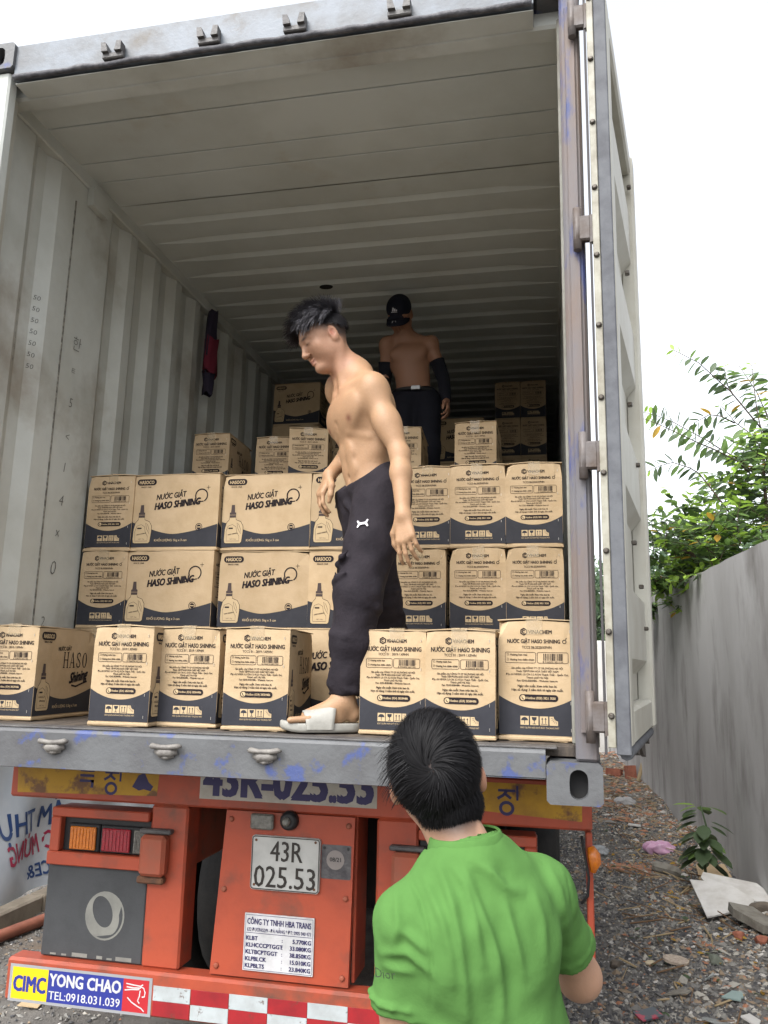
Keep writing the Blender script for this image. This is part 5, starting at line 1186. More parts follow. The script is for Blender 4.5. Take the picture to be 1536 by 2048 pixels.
for h_, k_, a_ in zip(h3, kn3, an3): fj.chain([h_, k_, a_+A([0, 0, .03])], [.092, .072, .058], .03)
fj.half(T3(0, 0, .06), U3); V, F = fj.surface(); tr3 = pp(mesh_np('trousers', smooth_np(V, F, 1), F, BLK, True), 'trousers', pc, pci)
bl = MB(); rb = [T3(.150*math.cos(a), .112*math.sin(a), .035) for a in np.linspace(0, 2*math.pi, 29)]; bl.tube(rb, .014, 6); belt = pp(bl.mesh('belt', LAMPBODY), 'belt', pc, pci)
link('buckle', MB().box((-.03, -.006, -.014), (.03, .006, .014), .003).mesh('buckle', mat('buckle', srgb(150, 150, 150), .3, metal=.9)), belt, tuple(T3(.02, .128, .035)))
for sh, e_, w_ in ((s3L, e3L, w3L), (s3R, e3R, w3R)):
    mb = MB(); a0 = sh+(e_-sh)*.48; mb.tube([a0, (a0+e_)/2, e_, (e_+w_)/2, w_], [.049, .045, .042, .039, .030], 14); pp(mb.mesh('arm_sleeve', BLK), 'arm_sleeve', pc, pci)
CAPM = mat('cap_black', srgb(24, 26, 38), .8, srgb(30, 32, 46), 16, spec=.2)
fc = Field(hc3-.2, hc3+.2, .0055); fc.ell(HP3(0, -.01, .046), A((.085, .107, .088))*.93, hax3, .01)
q = HP3(0, 0, .012); fc.half(q, -hax3[2]+hax3[1]*.08); fc.cone(HP3(-.045, .095, .022), HP3(.045, .095, .022), .012, .012, .01)
V, F = fc.surface(); cap = pp(mesh_np('cap', V, F, CAPM, True), 'cap', pc, pci)
V_ = []; nbr = 13
for lay_ in (0, 1):
    for i in range(5):
        for j in range(nbr):
            a = math.pi*j/(nbr-1); ro = .082+.0*i; t_ = i/4; x = -math.cos(a)*.082; y = .045+math.sin(a)*(.035+.105*t_)*1.0; V_.append(HP3(x*(1-.04*t_), y, .022-.004*t_-.35*(x*x)/.08+(.004 if lay_ else 0)-.012*t_))
q = 5*nbr; Fq = []
for i in range(4):
    for j in range(nbr-1): a = i*nbr+j; Fq += [(a, a+1, a+nbr+1, a+nbr), (q+a, q+a+nbr, q+a+nbr+1, q+a+1)]
for j in range(nbr-1): a = 4*nbr+j; Fq.append((a, a+1, q+a+1, q+a))
link('cap_brim', MB().add(V_, Fq, 0, True).mesh('cap_brim', CAPM), cap)
EMB = mat('emblem_pale', srgb(200, 200, 205), .6); pr = Print()
for k in range(3): x0 = -.017+.011*k; hgt = .009+.007*k; pr.poly([(x0, 0), (x0+.0085, 0), (x0+.0085-.004-.0*k, hgt), (x0-.004, hgt*.8+.002)], 0, 0)
pr.rect(-.02, -.0065, .02, -.0035, 0, 0)
oc = HP3(0, .098, .075); link('emblem', pr.mesh('emblem', [EMB], frame(oc+hax3[1]*.003, -hax3[0], hax3[2]-hax3[1]*.55)), cap)
pr = Print()
for k in range(3): pr.poly([(-.012+.010*k, 0), (-.007+.010*k, 0), (-.004+.010*k, .026), (-.009+.010*k, .026)], 0, 0)
ob = HP3(.0, .155, .010); link('emblem', pr.mesh('emblem', [EMB], frame(ob+hax3[2]*.003, -hax3[0], -hax3[1]*.9+hax3[2]*.2)), cap)
# ================================================================ plants
def leafmat(name, c, c2):
    m = mat(name, c, .45, c2, 9, spec=.4); n = m.node_tree.nodes; l = m.node_tree.links; p = n['Principled BSDF']; out = n['Material Output']
    t = n.new('ShaderNodeBsdfTranslucent'); t.inputs['Color'].default_value = tuple(min(1, q*1.5) for q in c[:3])+(1,); x = n.new('ShaderNodeMixShader'); x.inputs[0].default_value = .38
    l.new(p.outputs[0], x.inputs[1]); l.new(t.outputs[0], x.inputs[2]); l.new(x.outputs[0], out.inputs['Surface']); return m
LEAF = [leafmat('leaf_dark', srgb(96, 116, 82), srgb(80, 100, 68)), leafmat('leaf_mid', srgb(118, 148, 82), srgb(102, 130, 74)), leafmat('leaf_bright', srgb(164, 198, 84), srgb(146, 182, 74)), leafmat('leaf_yellow', srgb(196, 160, 64), srgb(180, 138, 58))]
BARK = mat('bark', srgb(96, 82, 68), .9, srgb(74, 64, 54), 20, .4, 60)
LV = np.array([(0, 0, 0), (-.15, .22, .035), (-.205, .5, .03), (-.14, .78, 0), (0, 1, -.07), (.14, .78, 0), (.205, .5, .03), (.15, .22, .035), (0, .22, -.005), (0, .5, -.012), (0, .78, -.035)])
LF = np.array([(0, 8, 1, 1), (1, 8, 9, 2), (2, 9, 10, 3), (3, 10, 4, 4), (0, 7, 8, 8), (8, 7, 6, 9), (9, 6, 5, 10), (10, 5, 4, 4)])
LFl = [tuple(dict.fromkeys(q)) for q in LF.tolist()]
leaf_me = [MB().add(LV, LFl, 0, True).mesh('leaf', m) for m in LEAF]
rng = np.random.default_rng(21)
def leaf_frame(d, up):
    d = nv(d); s_ = np.cross(d, up); s_ = nv(s_) if np.linalg.norm(s_) > 1e-4 else A([1., 0, 0]); return s_, d, np.cross(s_, d)
class LeafMass:
    def __init__(s): s.v = []; s.m = []
    def add(s, p, d, up, L, m): a = leaf_frame(d, up); s.v.append(p+L*(LV @ np.array(a))); s.m.append(m)
    def build(s, name, parent, inv=None):
        n = len(s.v); V = np.concatenate(s.v); F = []; MI = []
        for i in range(n): F += [tuple(k+11*i for k in q) for q in LFl]; MI += [s.m[i]]*8
        o = link(name, mesh_np(name, V, F, LEAF, True, MI), parent); o['kind'] = 'stuff'
        if inv is not None: o.matrix_parent_inverse = inv
        return o
tree = empty('leafy_tree', (2.05, 6.4, GZ), label='leafy tree with arching branches rising above the grey wall', cat='tree'); tinv = Matrix.Translation((-2.05, -6.4, -GZ))
def tpart(me, name, parent=None):
    o = link(name, me, parent or tree)
    if parent is None: o.matrix_parent_inverse = tinv
    return o
mb = MB(); stems = [[(2.05, 6.4, GZ), (2.0, 6.42, -.2), (2.06, 6.4, .9), (2.08, 6.3, 1.9), (2.06, 6.2, 2.6)], [(2.02, 6.42, -.3), (1.85, 6.3, .8), (1.72, 6.2, 1.6), (1.72, 6.2, 1.95)], [(2.05, 6.4, .3), (2.3, 6.6, 1.3), (2.35, 6.5, 2.3)], [(1.98, 6.4, .2), (1.5, 6.3, 1.25), (1.3, 6.2, 1.6), (1.0, 6.1, 1.7)]]
for s_ in stems: mb.tube(s_, np.linspace(.045, .012, len(s_)).tolist(), 8)
tpart(mb.mesh('trunk', BARK), 'trunk')
BR = [[(1.19, 3.75), (1.44, 3.61), (1.61, 3.44), (1.75, 3.31), (1.87, 3.16), (2.09, 2.85)], [(1.71, 3.59), (1.74, 3.4), (1.8, 3.29)], [(.85, 3.22), (1.04, 3.15), (1.21, 3.06), (1.41, 2.92), (1.54, 2.83), (1.66, 2.73), (1.82, 2.62), (1.94, 2.48), (2.06, 2.26)],
      [(.84, 2.99), (1.01, 2.93), (1.23, 2.82), (1.4, 2.74), (1.57, 2.67), (1.78, 2.56), (1.92, 2.42)], [(.88, 2.5), (1.04, 2.57), (1.17, 2.6), (1.34, 2.53), (1.43, 2.46), (1.57, 2.24), (1.75, 1.95)], [(2.06, 3.71), (2.06, 3.44), (2.06, 3.17), (2.08, 2.93), (2.08, 2.58)],
      [(1.68, 3.19), (1.81, 3.0), (1.93, 2.89), (2.04, 2.73), (2.11, 2.58)], [(1.41, 3.04), (1.57, 3.12), (1.68, 3.09), (1.81, 3.0)], [(1.95, 3.75), (2.1, 3.4), (2.2, 3.0), (2.25, 2.6)]]
nleaf = 0
for bi, b in enumerate(BR):
    yo = (-.25, -.1, .15, -.3, .1, .2, 0, .1, .3)[bi]; pts = [(x, 6.2+yo*(1-i/len(b)), z) for i, (x, z) in enumerate(b)]
    q, L = along(pts, max(8, int(17*np.linalg.norm(np.diff(np.array(b), axis=0), axis=1).sum())))
    br = tpart(MB().tube(pts, np.linspace(.003, .009, len(pts)).tolist(), 6).mesh('branch', BARK), 'branch')
    for i, p in enumerate(q):
        fr = i/(len(q)-1)
        if fr > .78 or (i % 1): continue
        t = nv(q[max(i-1, 0)]-q[min(i+1, len(q)-1)]); sd = nv(np.cross(t, A([0, 1, .2])))
        for s_ in (-1, 1):
            if nleaf >= 300 or rng.random() < .06: continue
            d = nv(t*.35+sd*s_*(.75)+A([0, rng.uniform(-.6, .6), -.25])+.15*rng.standard_normal(3)); ax_ = leaf_frame(d, nv(A([0, -.4, 1])+.5*rng.standard_normal(3)))
            Lf = rng.uniform(.13, .18)*(.55 if fr < .08 else 1); mi = 2 if fr < .10 else (0 if rng.random() < .62 else 1); mi = 3 if rng.random() < .03 else mi
            o = link('leaf', leaf_me[mi], br); o.matrix_local = Matrix(((ax_[0][0]*Lf, ax_[1][0]*Lf, ax_[2][0]*Lf, p[0]), (ax_[0][1]*Lf, ax_[1][1]*Lf, ax_[2][1]*Lf, p[1]), (ax_[0][2]*Lf, ax_[1][2]*Lf, ax_[2][2]*Lf, p[2]), (0, 0, 0, 1))); nleaf += 1
lm = LeafMass(); tw = MB()
def spray(c, d, n, L, lm=lm, tw=tw, tipbright=True, lsz=.135):
    p = A(c, float) if False else np.array(c, float); d = nv(d); up = A([0, 0, 1.]); st = L/n; pts = [p.copy()]
    for i in range(n):
        d = nv(d+A([0, 0, -.05])+.10*rng.standard_normal(3)); p = p+d*st; pts.append(p.copy()); sd = nv(np.cross(d, up+.2*rng.standard_normal(3)))
        for s_ in (-1, 1):
            mi = 2 if (tipbright and i > n*.62 and rng.random() < .75) else (0 if rng.random() < .45 else 1)
            if rng.random() < .02: mi = 3
            lm.add(p, d*.45+sd*s_+A([0, 0, -.15])+.25*rng.standard_normal(3), up+.4*rng.standard_normal(3), lsz*rng.uniform(.7, 1.25)*(.7 if i > n*.8 else 1), mi)
    tw.tube(pts, np.linspace(.006, .002, len(pts)).tolist(), 4, cap=False)
for k in range(430):
    x = rng.uniform(.95, 3.0); lim = 1.55+.95*(x-.95)+.25*math.sin(x*7); z = 1.05+(min(lim, 2.9)-1.05)*rng.random()**.85; y = rng.uniform(5.6, 7.6)
    if x < wx(y)+.15 and z < 1.5: x = wx(y)+.2
    spray((x, y, z), (rng.uniform(-1, .35), rng.uniform(-.8, .4), rng.uniform(-.15, .8)), int(rng.integers(5, 10)), rng.uniform(.25, .5))
for k in range(14): spray((1.35-.02*k, 6.9-.02*k, 1.40), (-1, -.3, rng.uniform(-.5, .2)), 6, .32)
for k in range(8): spray((1.25, 8.4, 1.3), (-.7, -.5, rng.uniform(-1.0, -.3)), 6, .4, tipbright=False)
lm.build('crown', tree, tinv); tpart(tw.mesh('twigs', BARK), 'twigs')['kind'] = 'stuff'
# thin-leaved shrubs and far trees behind the wall
FARG = [leafmat('far_leaf_a', srgb(92, 116, 88), srgb(78, 100, 80)), leafmat('far_leaf_b', srgb(116, 140, 100), srgb(100, 124, 92))]
def far_tree(x, y, h, r, label, n, lsz, zlow=.25):
    t = empty('tree', (x, y, GZ), label=label, cat='tree', group='trees far behind the wall'); mb = MB(); mb.tube([(0, 0, 0), (.1, .1, h*.4), (0, .05, h*.8)], [.12, .09, .03], 8)
    for k in range(7): a = k*.9; mb.tube([(.05, .05, h*(.3+.06*k)), (r*.6*math.cos(a), r*.6*math.sin(a), h*(.45+.07*k))], [.04, .012], 5)
    mb.build('trunk', BARK, t); cl = [(r*math.cos(a)*q, r*math.sin(a)*q, h*(zlow+(1-zlow)*w)) for a, q, w in zip(rng.uniform(0, 6.28, 46), rng.uniform(.1, .95, 46), rng.random(46))]
    V = []; F = []; MI = []; c_ = np.array(cl)[rng.integers(0, 46, n)]+rng.standard_normal((n, 3))*r*.17
    e1 = rng.standard_normal((n, 3)); e1 /= np.linalg.norm(e1, axis=1)[:, None]; e2 = np.cross(e1, rng.standard_normal((n, 3))); e2 /= np.linalg.norm(e2, axis=1)[:, None]; s_ = lsz*rng.uniform(.6, 1.4, (n, 1))
    V = np.stack([c_-e1*s_, c_+e2*s_*.4, c_+e1*s_, c_-e2*s_*.4], 1).reshape(-1, 3); F = np.arange(4*n).reshape(-1, 4)
    o = link('crown', mesh_np('crown', V, F, FARG, False, rng.integers(0, 2, n)), t); o['kind'] = 'stuff'
far_tree(2.4, 20, 4.6, 1.7, 'misty green tree far off, seen between the door and the wall', 5200, .10)
far_tree(.9, 21, 4.1, 1.5, 'far green tree showing in the gap beside the container post', 4200, .10)
far_tree(5.0, 17, 4.6, 2.0, 'far shrubby tree behind the leafy tree, right of the misty one', 4200, .10)
sh = empty('shrub', (1.75, 10.6, GZ), label='thin-leaved shrub peeping over the far end of the wall', cat='shrub'); lm2 = LeafMass(); tw2 = MB()
for k in range(70): spray((rng.uniform(1.25, 2.3), rng.uniform(9.2, 12.5), rng.uniform(1.1, 1.75)), (rng.uniform(-.6, .5), rng.uniform(-.5, .5), rng.uniform(.1, 1)), 8, .4, lm2, tw2, False, .07)
lm2.build('foliage', sh, Matrix.Translation((-1.75, -10.6, -GZ))); o = tw2.build('twigs', BARK, sh); o['kind'] = 'stuff'; o.matrix_parent_inverse = Matrix.Translation((-1.75, -10.6, -GZ))
# young broad-leaved plant at the foot of the wall
pt = empty('young_plant', (1.0, 4.45, GZ+.04), label='young broad-leaved green plant at the foot of the wall', cat='plant')
MB().tube([(0, 0, 0), (-.01, .0, .2), (.02, -.02, .42), (-.02, -.02, .60)], [.012, .01, .008, .005], 6).build('stem', LEAF[0], pt)
for k in range(40):
    zz = rng.uniform(.15, .62); a = rng.uniform(0, 6.28); d = A([math.cos(a)*1.0, math.sin(a), -.75+zz*.7]); p = A([0, 0, zz])+nv(A([math.cos(a), math.sin(a), .1]))*.05; ax_ = leaf_frame(d, A([0, 0, 1.])); Lf = rng.uniform(.13, .21); ax_ = (ax_[0]*1.5, ax_[1], ax_[2])
    o = link('leaf', leaf_me[0 if rng.random() < .7 else (1 if rng.random() < .8 else 2)], pt); o.matrix_local = Matrix(((ax_[0][0]*Lf, ax_[1][0]*Lf, ax_[2][0]*Lf, p[0]), (ax_[0][1]*Lf, ax_[1][1]*Lf, ax_[2][1]*Lf, p[1]), (ax_[0][2]*Lf, ax_[1][2]*Lf, ax_[2][2]*Lf, p[2]), (0, 0, 0, 1)))
o = link('leaf', leaf_me[2], pt); o.location = (-.06, -.02, .60); o.scale = (.17, .17, .17); o.rotation_euler = (0, 0, 1.4)
# ================================================================ gravel and rubble
def gz(x, y):
    z = GZ+.022*np.sin(x*3.1+y*1.7)+.016*np.sin(x*5.3-y*2.9); return z+np.where(x > .85, .10*np.minimum(1, (x-.85)/.5)*(1+.4*np.sin(y*2.3)), 0)
STN = [mat('stone_a', srgb(148, 146, 140), .85, srgb(128, 126, 122), 30), mat('stone_b', srgb(112, 110, 108), .85), mat('stone_c', srgb(182, 178, 168), .8), mat('stone_d', srgb(156, 138, 116), .9), mat('stone_e', srgb(82, 82, 84), .8), mat('stone_f', srgb(206, 202, 196), .8), mat('stone_g', srgb(178, 126, 98), .9)]
OCT = np.array([(1, 0, 0), (-1, 0, 0), (0, 1, 0), (0, -1, 0), (0, 0, 1), (0, 0, -1.)]); OF = np.array([(0, 2, 4), (2, 1, 4), (1, 3, 4), (3, 0, 4), (2, 0, 5), (1, 2, 5), (3, 1, 5), (0, 3, 5)])
def stones(name, n, xf, yf, size, probs, label, flat=(.35, .8), elong=(.6, 1.3), lift=.2):
    x = xf(n); y = yf(n); z = gz(x, y); s_ = size(n)[:, None, None]; V = np.tile(OCT, (n, 1, 1))*np.stack([rng.uniform(*elong, n), rng.uniform(.6, 1.2, n), rng.uniform(*flat, n)], 1)[:, None, :]
    V = V*s_*(1+.28*rng.standard_normal((n, 6, 1))); a = rng.uniform(0, 6.28, n); c, s2 = np.cos(a)[:, None], np.sin(a)[:, None]; tl = rng.uniform(-.45, .45, n)[:, None]
    X = V[:, :, 0]*c-V[:, :, 1]*s2; Y = V[:, :, 0]*s2+V[:, :, 1]*c; Z = V[:, :, 2]+X*tl*.6
    V = np.stack([X+x[:, None], Y+y[:, None], Z+z[:, None]+size(n)[:, None]*lift], 2).reshape(-1, 3); F = (OF[None]+6*np.arange(n)[:, None, None]).reshape(-1, 3)
    mi = np.repeat(rng.choice(len(probs), n, p=np.array(probs)/sum(probs)), 8); o = link(name, mesh_np(name, V, F, STN, False, mi)); tag(o, label, 'gravel', kind='stuff')
U = rng.uniform
stones('gravel', 30000, lambda n: U(-.1, 1.32, n), lambda n: 1.4+7.5*rng.random(n)**1.6, lambda n: np.abs(rng.standard_normal(n))*.008+.006, [5, 7, 1.8, 1.6, 5, .3, .3], 'grey crushed gravel along the right of the truck')
stones('gravel', 7000, lambda n: U(-4.2, -2.1, n), lambda n: U(.6, 3.6, n), lambda n: np.abs(rng.standard_normal(n))*.006+.005, [5, 6, 2, 1, 5, .4, .2], 'dark crushed gravel at the left of the truck')
stones('rubble', 2600, lambda n: np.minimum(1.25, .55+.75*rng.random(n)**.6), lambda n: U(1.6, 9.5, n), lambda n: np.abs(rng.standard_normal(n))*.012+.010, [3, 1, 4, 5, .5, 1.5, 3], 'mixed brick and stone rubble heaped along the wall foot', (.15, .5))
stones('brick_chips', 420, lambda n: .49+.13*rng.standard_normal(n), lambda n: 5.15+.13*rng.standard_normal(n), lambda n: U(.008, .03, n), [0, 0, 0, .3, 0, 0, 5], 'strip of orange brick chips across the gravel', (.2, .5))
stones('brick_rubble', 1500, lambda n: U(.1, 1.15, n), lambda n: U(7.0, 15, n), lambda n: U(.012, .05, n), [1, .3, 1, 6, .2, .6, 5], 'orange brick and straw rubble farther along the wall', (.15, .5), (.6, 2.2))
stones('tile_chips', 120, lambda n: U(.05, 1.2, n), lambda n: U(1.5, 3.4, n), lambda n: U(.014, .034, n), [2, 0, 4, 2, 0, 3, 2], 'pale tile and stone chips on the near gravel', (.10, .3))
STK = [mat('stick_pale', srgb(176, 156, 122), .9), mat('stick_brown', srgb(124, 98, 74), .9)]
mb = MB()
for k in range(420):
    y = rng.uniform(4.2, 14) if k > 90 else rng.uniform(1.8, 5); x = rng.uniform(.45, 1.2) if k > 90 else rng.uniform(.2, 1.2); z = float(gz(x, y)); a = rng.uniform(0, 3.14); L = rng.uniform(.05, .22); mb.tube([(x, y, z+.01), (x+L*math.cos(a), y+L*math.sin(a), z+rng.uniform(.008, .05))], rng.uniform(.0025, .006), 5, m=int(rng.integers(0, 2)), smooth=False)
tag(mb.build('twig_litter', STK), 'dry sticks and straw scattered along the wall foot', 'litter', kind='stuff')
mb = LeafMass()
for k in range(160):
    x, y = rng.uniform(.3, 1.2), rng.uniform(2, 7); mb.add(A([x, y, float(gz(x, y))+.012]), A([rng.uniform(-1, 1), rng.uniform(-1, 1), .1]), A([0, 0, 1.])+.3*rng.standard_normal(3), rng.uniform(.03, .07), 3 if rng.random() < .6 else 0)
tag(mb.build('leaf_litter', None), 'fallen dry leaves among the rubble', 'litter', kind='stuff')
# single pieces of debris one can point at
PANEL = mat('white_board', srgb(226, 224, 220), .5, srgb(206, 202, 196), 9); TILEG = mat('tile_grey', srgb(168, 172, 170), .5, srgb(150, 154, 152), 14); STONEB = mat('stone_big', srgb(118, 108, 96), .9, srgb(96, 88, 80), 16, .4, 40); BRICK = mat('brick_clay', srgb(176, 112, 90), .9, srgb(150, 92, 74), 14, .3, 50); CONCR = mat('concrete_lump', srgb(150, 146, 136), .95, srgb(124, 118, 108), 14, .5, 60)
def slab(name, x, y, poly, th, m, label, cat, tilt=(0, 0, 0), dz=.02):
    o = MB().prism(poly, -th/2, th/2).build(name, m); o.location = (x, y, float(gz(A([x]), A([y]))[0])+dz); o.rotation_euler = tilt; return tag(o, label, cat)
slab('board_piece', .97, 3.72, [(-.16, -.20), (.16, -.14), (.20, -.05), (.10, .16), (-.14, .24)], .012, PANEL, 'broken white board with a jagged end, nearer of the two', 'board', (.30, -.12, .1), .10)
slab('board_piece', 1.12, 3.98, [(-.17, -.14), (.14, -.22), (.20, -.12), (.17, .05), (-.14, .24), (-.19, .16)], .012, PANEL, 'broken white board lying behind and under the other board', 'board', (.22, -.05, .2), .10)
slab('concrete_fragment', 1.09, 3.30, [(-.10, -.16), (.02, -.20), (.13, .14), (.0, .22), (-.08, .10)], .05, CONCR, 'long grey fragment below the white boards', 'debris', (.1, .1, .6), .05)
for nm, x, y, r_, m_, lb, ct_ in (('stone', .186, 2.68, .045, STONEB, 'round brown stone on gravel nearest the green shirt', 'stone'), ('stone', .389, 2.71, .028, mat('stone_cream', srgb(222, 206, 176), .8), 'small cream stone right of the round brown stone', 'stone'), ('stone', 1.21, 3.62, .07, STONEB, 'dark boulder at the wall beside the white boards', 'stone'), ('brick_piece', 1.06, 3.03, .05, BRICK, 'orange brick lump at the right picture edge', 'brick'), ('brick_piece', .96, 3.13, .045, BRICK, 'dull red brick lump below the white boards', 'brick'), ('stone', .745, 2.75, .05, mat('stone_green', srgb(118, 124, 112), .9), 'greenish grey stone in the middle of the gravel', 'stone')):
    f_ = Field((-r_*1.7,)*3, (r_*1.7,)*3, r_/6); q = np.random.default_rng(int(x*1000))
    f_.ell((0, 0, 0), (r_*1.25, r_*.9, r_*.6), None, 0)
    for _ in range(7): n_ = nv(q.standard_normal(3)); f_.half(n_*r_*q.uniform(.5, .75), n_)
    V, F = f_.surface(); o = link(nm, mesh_np(nm, V, F, m_, False)); o.location = (x, y, float(gz(A([x]), A([y]))[0])+r_*.35); tag(o, lb, ct_)
o = slab('stone_disc', .524, 2.69, [(.075*math.cos(a), .05*math.sin(a)) for a in np.linspace(0, 6.28, 15)[:-1]], .014, mat('shell_pale', srgb(206, 190, 172), .7, srgb(170, 154, 140), 60), 'flat oval pale disc lying on the gravel', 'debris', (.15, .1, .2), .03)
for i, (x, y, s_, m_, lb) in enumerate(((.646, 2.49, .06, TILEG, 'pale blue-grey tile shard, upper of the near shards'), (.737, 2.27, .07, mat('tile_green', srgb(150, 170, 166), .5), 'pointed greenish tile shard at the lower right'), (.623, 1.97, .085, TILEG, 'long white tile shard at the bottom edge, left one'), (.78, 2.03, .075, PANEL, 'long white tile shard at the bottom edge, right one'), (.47, 2.24, .065, CONCR, 'grey flat shard left of the tile shards'))):
    q = np.random.default_rng(i+40); a = np.sort(q.uniform(0, 6.28, 6)); slab('tile_shard', x, y, [(s_*q.uniform(.8, 1.3)*math.cos(t), s_*q.uniform(.4, .7)*math.sin(t)) for t in a], .008, m_, lb, 'shard', (q.uniform(-.25, .25), q.uniform(-.2, .2), q.uniform(0, 3)), .03)
slab('booklet', .287, 1.93, [(-.06, -.04), (.06, -.04), (.06, .04), (-.06, .04)], .008, mat('booklet', srgb(84, 92, 98), .4, srgb(190, 70, 90), 18, lo=.55, hi=.6), 'small dark printed card on the gravel by the green shirt', 'card', (.12, -.1, .5), .03)
slab('cardboard_scrap', 1.10, 4.9, [(-.14, -.10), (.12, -.13), (.16, .05), (-.05, .13)], .006, KRAFT, 'tan scrap of cardboard under the young plant', 'scrap', (.3, -.2, .3), .05)
slab('wood_plank', 1.20, 10.4, [(-.035, -.5), (.035, -.5), (.035, .5), (-.035, .5)], .025, STK[0], 'pale plank leaning on the far part of the wall', 'plank', (1.25, 0, -1.2), .40)
def hollow_brick(x, y, rot, label, s_=1.):
    mb = MB(); w_, h_, L = .09*s_, .09*s_, .19*s_
    for (a, b, c, d) in ((-w_/2, -h_/2, w_/2, -h_/2+.014), (-w_/2, h_/2-.014, w_/2, h_/2), (-w_/2, -.006, w_/2, .006)): mb.box((a, -L/2, b), (c, L/2, d), .002)
    for (a, b) in ((-w_/2, -w_/2+.014), (-.006, .006), (w_/2-.014, w_/2)): mb.box((a, -L/2+.0005, -h_/2+.0005), (b, L/2-.0005, h_/2-.0005), .002)
    o = mb.build('hollow_brick', BRICK); o.location = (x, y, float(gz(A([x]), A([y]))[0])+.05); o.rotation_euler = rot; tag(o, label, 'brick')
hollow_brick(.99, 4.25, (.2, .3, .9), 'hollow clay brick with round openings, above the white boards'); hollow_brick(.80, 11.3, (0, .1, 1.2), 'red hollow brick far along the wall, left one', 1.3); hollow_brick(1.02, 10.9, (1.4, 0, .4), 'red hollow brick standing upright far along the wall', 1.5)
mb = MB(); mb.tube([(-.11, 0, 0), (-.08, .01, .0), (.09, 0, .0), (.12, .01, -.01)], [.03, .05, .045, .03], 9, smooth=False); o = mb.build('concrete_block', CONCR); o.location = (.76, 4.97, float(gz(A([.76]), A([4.97]))[0])+.04); o.rotation_euler = (0, .1, -.35); tag(o, 'grey concrete lump at the end of the brick chips', 'debris')
def bag(name, x, y, r_, m_, label):
    f_ = Field((-r_*1.6,)*3, (r_*1.6,)*3, r_/11); f_.ell((0, 0, 0), (r_*1.15, r_*.8, r_*.5), None, 0); f_.ell((r_*.55, -r_*.3, -.1*r_), (r_*.6, r_*.55, r_*.35), None, .02); V, F = f_.surface(); N = normals_np(V, F); V = V+N*(r_*.10*np.sin(V[:, 0]*45/r_*.12+np.sin(V[:, 1]*70/r_*.1)*2)+r_*.07*np.sin(V[:, 1]*90/r_*.12+V[:, 2]*60/r_*.1))[:, None]
    o = link(name, mesh_np(name, V, F, m_, True)); o.location = (x, y, float(gz(A([x]), A([y]))[0])+r_*.35); tag(o, label, 'bag')
bag('plastic_bag', .81, 5.75, .12, mat('bag_pink', srgb(214, 160, 196), .3, srgb(232, 196, 220), 20, .2, 30, spec=.5), 'crumpled pink plastic bag near the wall'); bag('plastic_bag', .245, 5.67, .085, mat('bag_clear', srgb(190, 196, 200), .2, srgb(220, 224, 226), 25, .2, 30, alpha=.6, spec=.6), 'crumpled clear plastic bag beside the trailer')
slab('white_scrap', .68, 6.8, [(-.07, -.03), (.06, -.04), (.08, .03), (-.05, .03)], .01, PANEL, 'small white scrap on the gravel beyond the pink bag', 'scrap', (.1, .1, .2), .03)
bag('cloth_scrap', .745, 8.67, .11, mat('scrap_cloth', srgb(186, 186, 186), .8), 'whitish plastic scrap among the far brick rubble')
slab('cardboard_scrap', -2.62, 1.25, [(-.05, -.03), (.05, -.045), (.06, .03), (-.03, .04)], .004, KRAFT, 'small orange-tan scrap on the gravel below the yellow sign', 'scrap', (.1, .05, .3), .02)
# ================================================================ left: banner, kerb, pipe
BANW = mat('banner_cloth', srgb(226, 230, 236), .6, srgb(206, 214, 224), 3, .05, 40); BANB = mat('banner_blue', srgb(54, 84, 140), .6); BANR = mat('banner_red', srgb(190, 54, 90), .6)
bn = empty('banner', (-3.75, 2.9, GZ), label='white banner seen from the back with mirrored blue and red lettering', cat='banner'); bni = Matrix.Translation((3.75, -2.9, -GZ))
def bx_(y, z): return -3.75-.12*(z-GZ)+.04*math.sin(3.0*y+4*(z-GZ))+.03*math.sin(8*y-6*z)+.012*math.sin(17*y+11*z)
V = []; ny, nz = 60, 30
for j in range(nz+1):
    for i in range(ny+1): y = .8+4.4*i/ny; z = GZ+.06+1.7*j/nz; V.append((bx_(y, z), y, z))
b1 = MB().add(V, [(j*(ny+1)+i, j*(ny+1)+i+1, (j+1)*(ny+1)+i+1, (j+1)*(ny+1)+i) for j in range(nz) for i in range(ny)], 0, True).build('sheet', BANW, bn); b1.matrix_parent_inverse = bni
pr = Print(); pr.text('ẨM THỰC', 2.86, -.76, w=.95, h=.155, m=0, layer=1, bold=.02, mirror=True); pr.text('CHÀO MỪNG', 3.06, -.935, w=1.0, h=.13, m=1, layer=1, bold=.02, mirror=True); pr.text('CE&', 2.98, -1.105, w=.24, h=.09, m=0, layer=1, bold=.02, mirror=True)
me = pr.mesh('banner_lettering', [BANB, BANR], frame((-3.75, 0, 0), (0, 1, 0), (0, 0, 1)))
for v in me.vertices: v.co.x = bx_(v.co.y, v.co.z)+.004
o = link('banner_lettering', me, bn); o.matrix_parent_inverse = bni
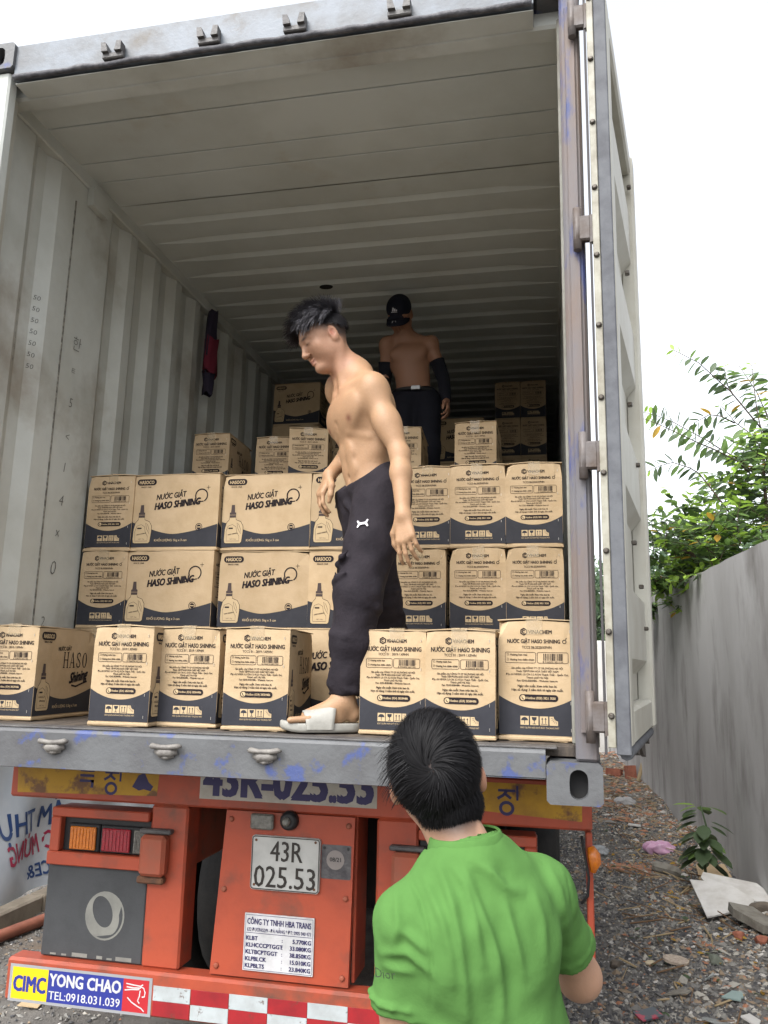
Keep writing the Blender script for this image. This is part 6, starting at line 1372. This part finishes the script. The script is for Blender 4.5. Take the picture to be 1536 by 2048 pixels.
for y in (.8, 5.2): o = MB().tube([(-3.78, y, GZ-.1), (-4.0, y, .55)], .025, 8).build('pole', STK[1], bn); o.matrix_parent_inverse = bni
KERB = mat('kerb_stone', srgb(176, 164, 146), .85, srgb(150, 138, 122), 7, .2, 60)
kb_ = empty('kerb', (-3.6, 2.5, GZ), label='pale stone kerb below the banner', cat='kerb'); 
for k in range(6): MB().box((-.06, -2.2+.8*k, -.1), (.06, -2.2+.8*k+.79, .09), .012).build('kerb_stone', KERB, kb_)
tag(MB().tube([(-3.45, .6, GZ+.05), (-3.36, 2.0, GZ+.05), (-3.28, 2.4, GZ+.055), (-3.2, 4.5, GZ+.05)], .035, 10).build('pipe', mat('pipe_orange', srgb(172, 108, 86), .6, srgb(150, 92, 74), 10)), 'dull orange plastic pipe lying along the kerb', 'pipe')
# ================================================================ clothes hanging on the left wall
hg = empty('hanging_jacket', (-2.36, 2.13, 2.65), label='dark jacket with red panel hanging on the left container wall', cat='jacket')
def drape(z0, z1, w0, w1, d, name, m_, off=0.):
    V = []; n_, k_ = 16, 14
    for j in range(k_+1):
        t = j/k_; z = z0+(z1-z0)*t; w_ = w0+(w1-w0)*math.sin(t*1.57)**.7
        for i in range(n_):
            a = 2*math.pi*i/n_; V.append((d*math.cos(a)*(1+.25*math.sin(5*a+3*t))+.035+off, w_*math.sin(a)*(1+.12*math.sin(7*a+4*t)), z+.012*math.sin(3*a)))
    F = [(j*n_+i, j*n_+(i+1) % n_, (j+1)*n_+(i+1) % n_, (j+1)*n_+i) for j in range(k_) for i in range(n_)]+[tuple(range(n_)), tuple(range(k_*n_+n_-1, k_*n_-1, -1))]
    MB().add(V, F, 0, True).build(name, m_, hg)
drape(.04, -.30, .02, .075, .03, 'upper_cloth', mat('jacket_navy', srgb(48, 42, 62), .85)); drape(-.16, -.40, .06, .075, .036, 'red_panel', mat('jacket_red', srgb(120, 34, 56), .85), .006); drape(-.39, -.54, .07, .03, .032, 'lower_cloth', MATS['jacket_navy'])
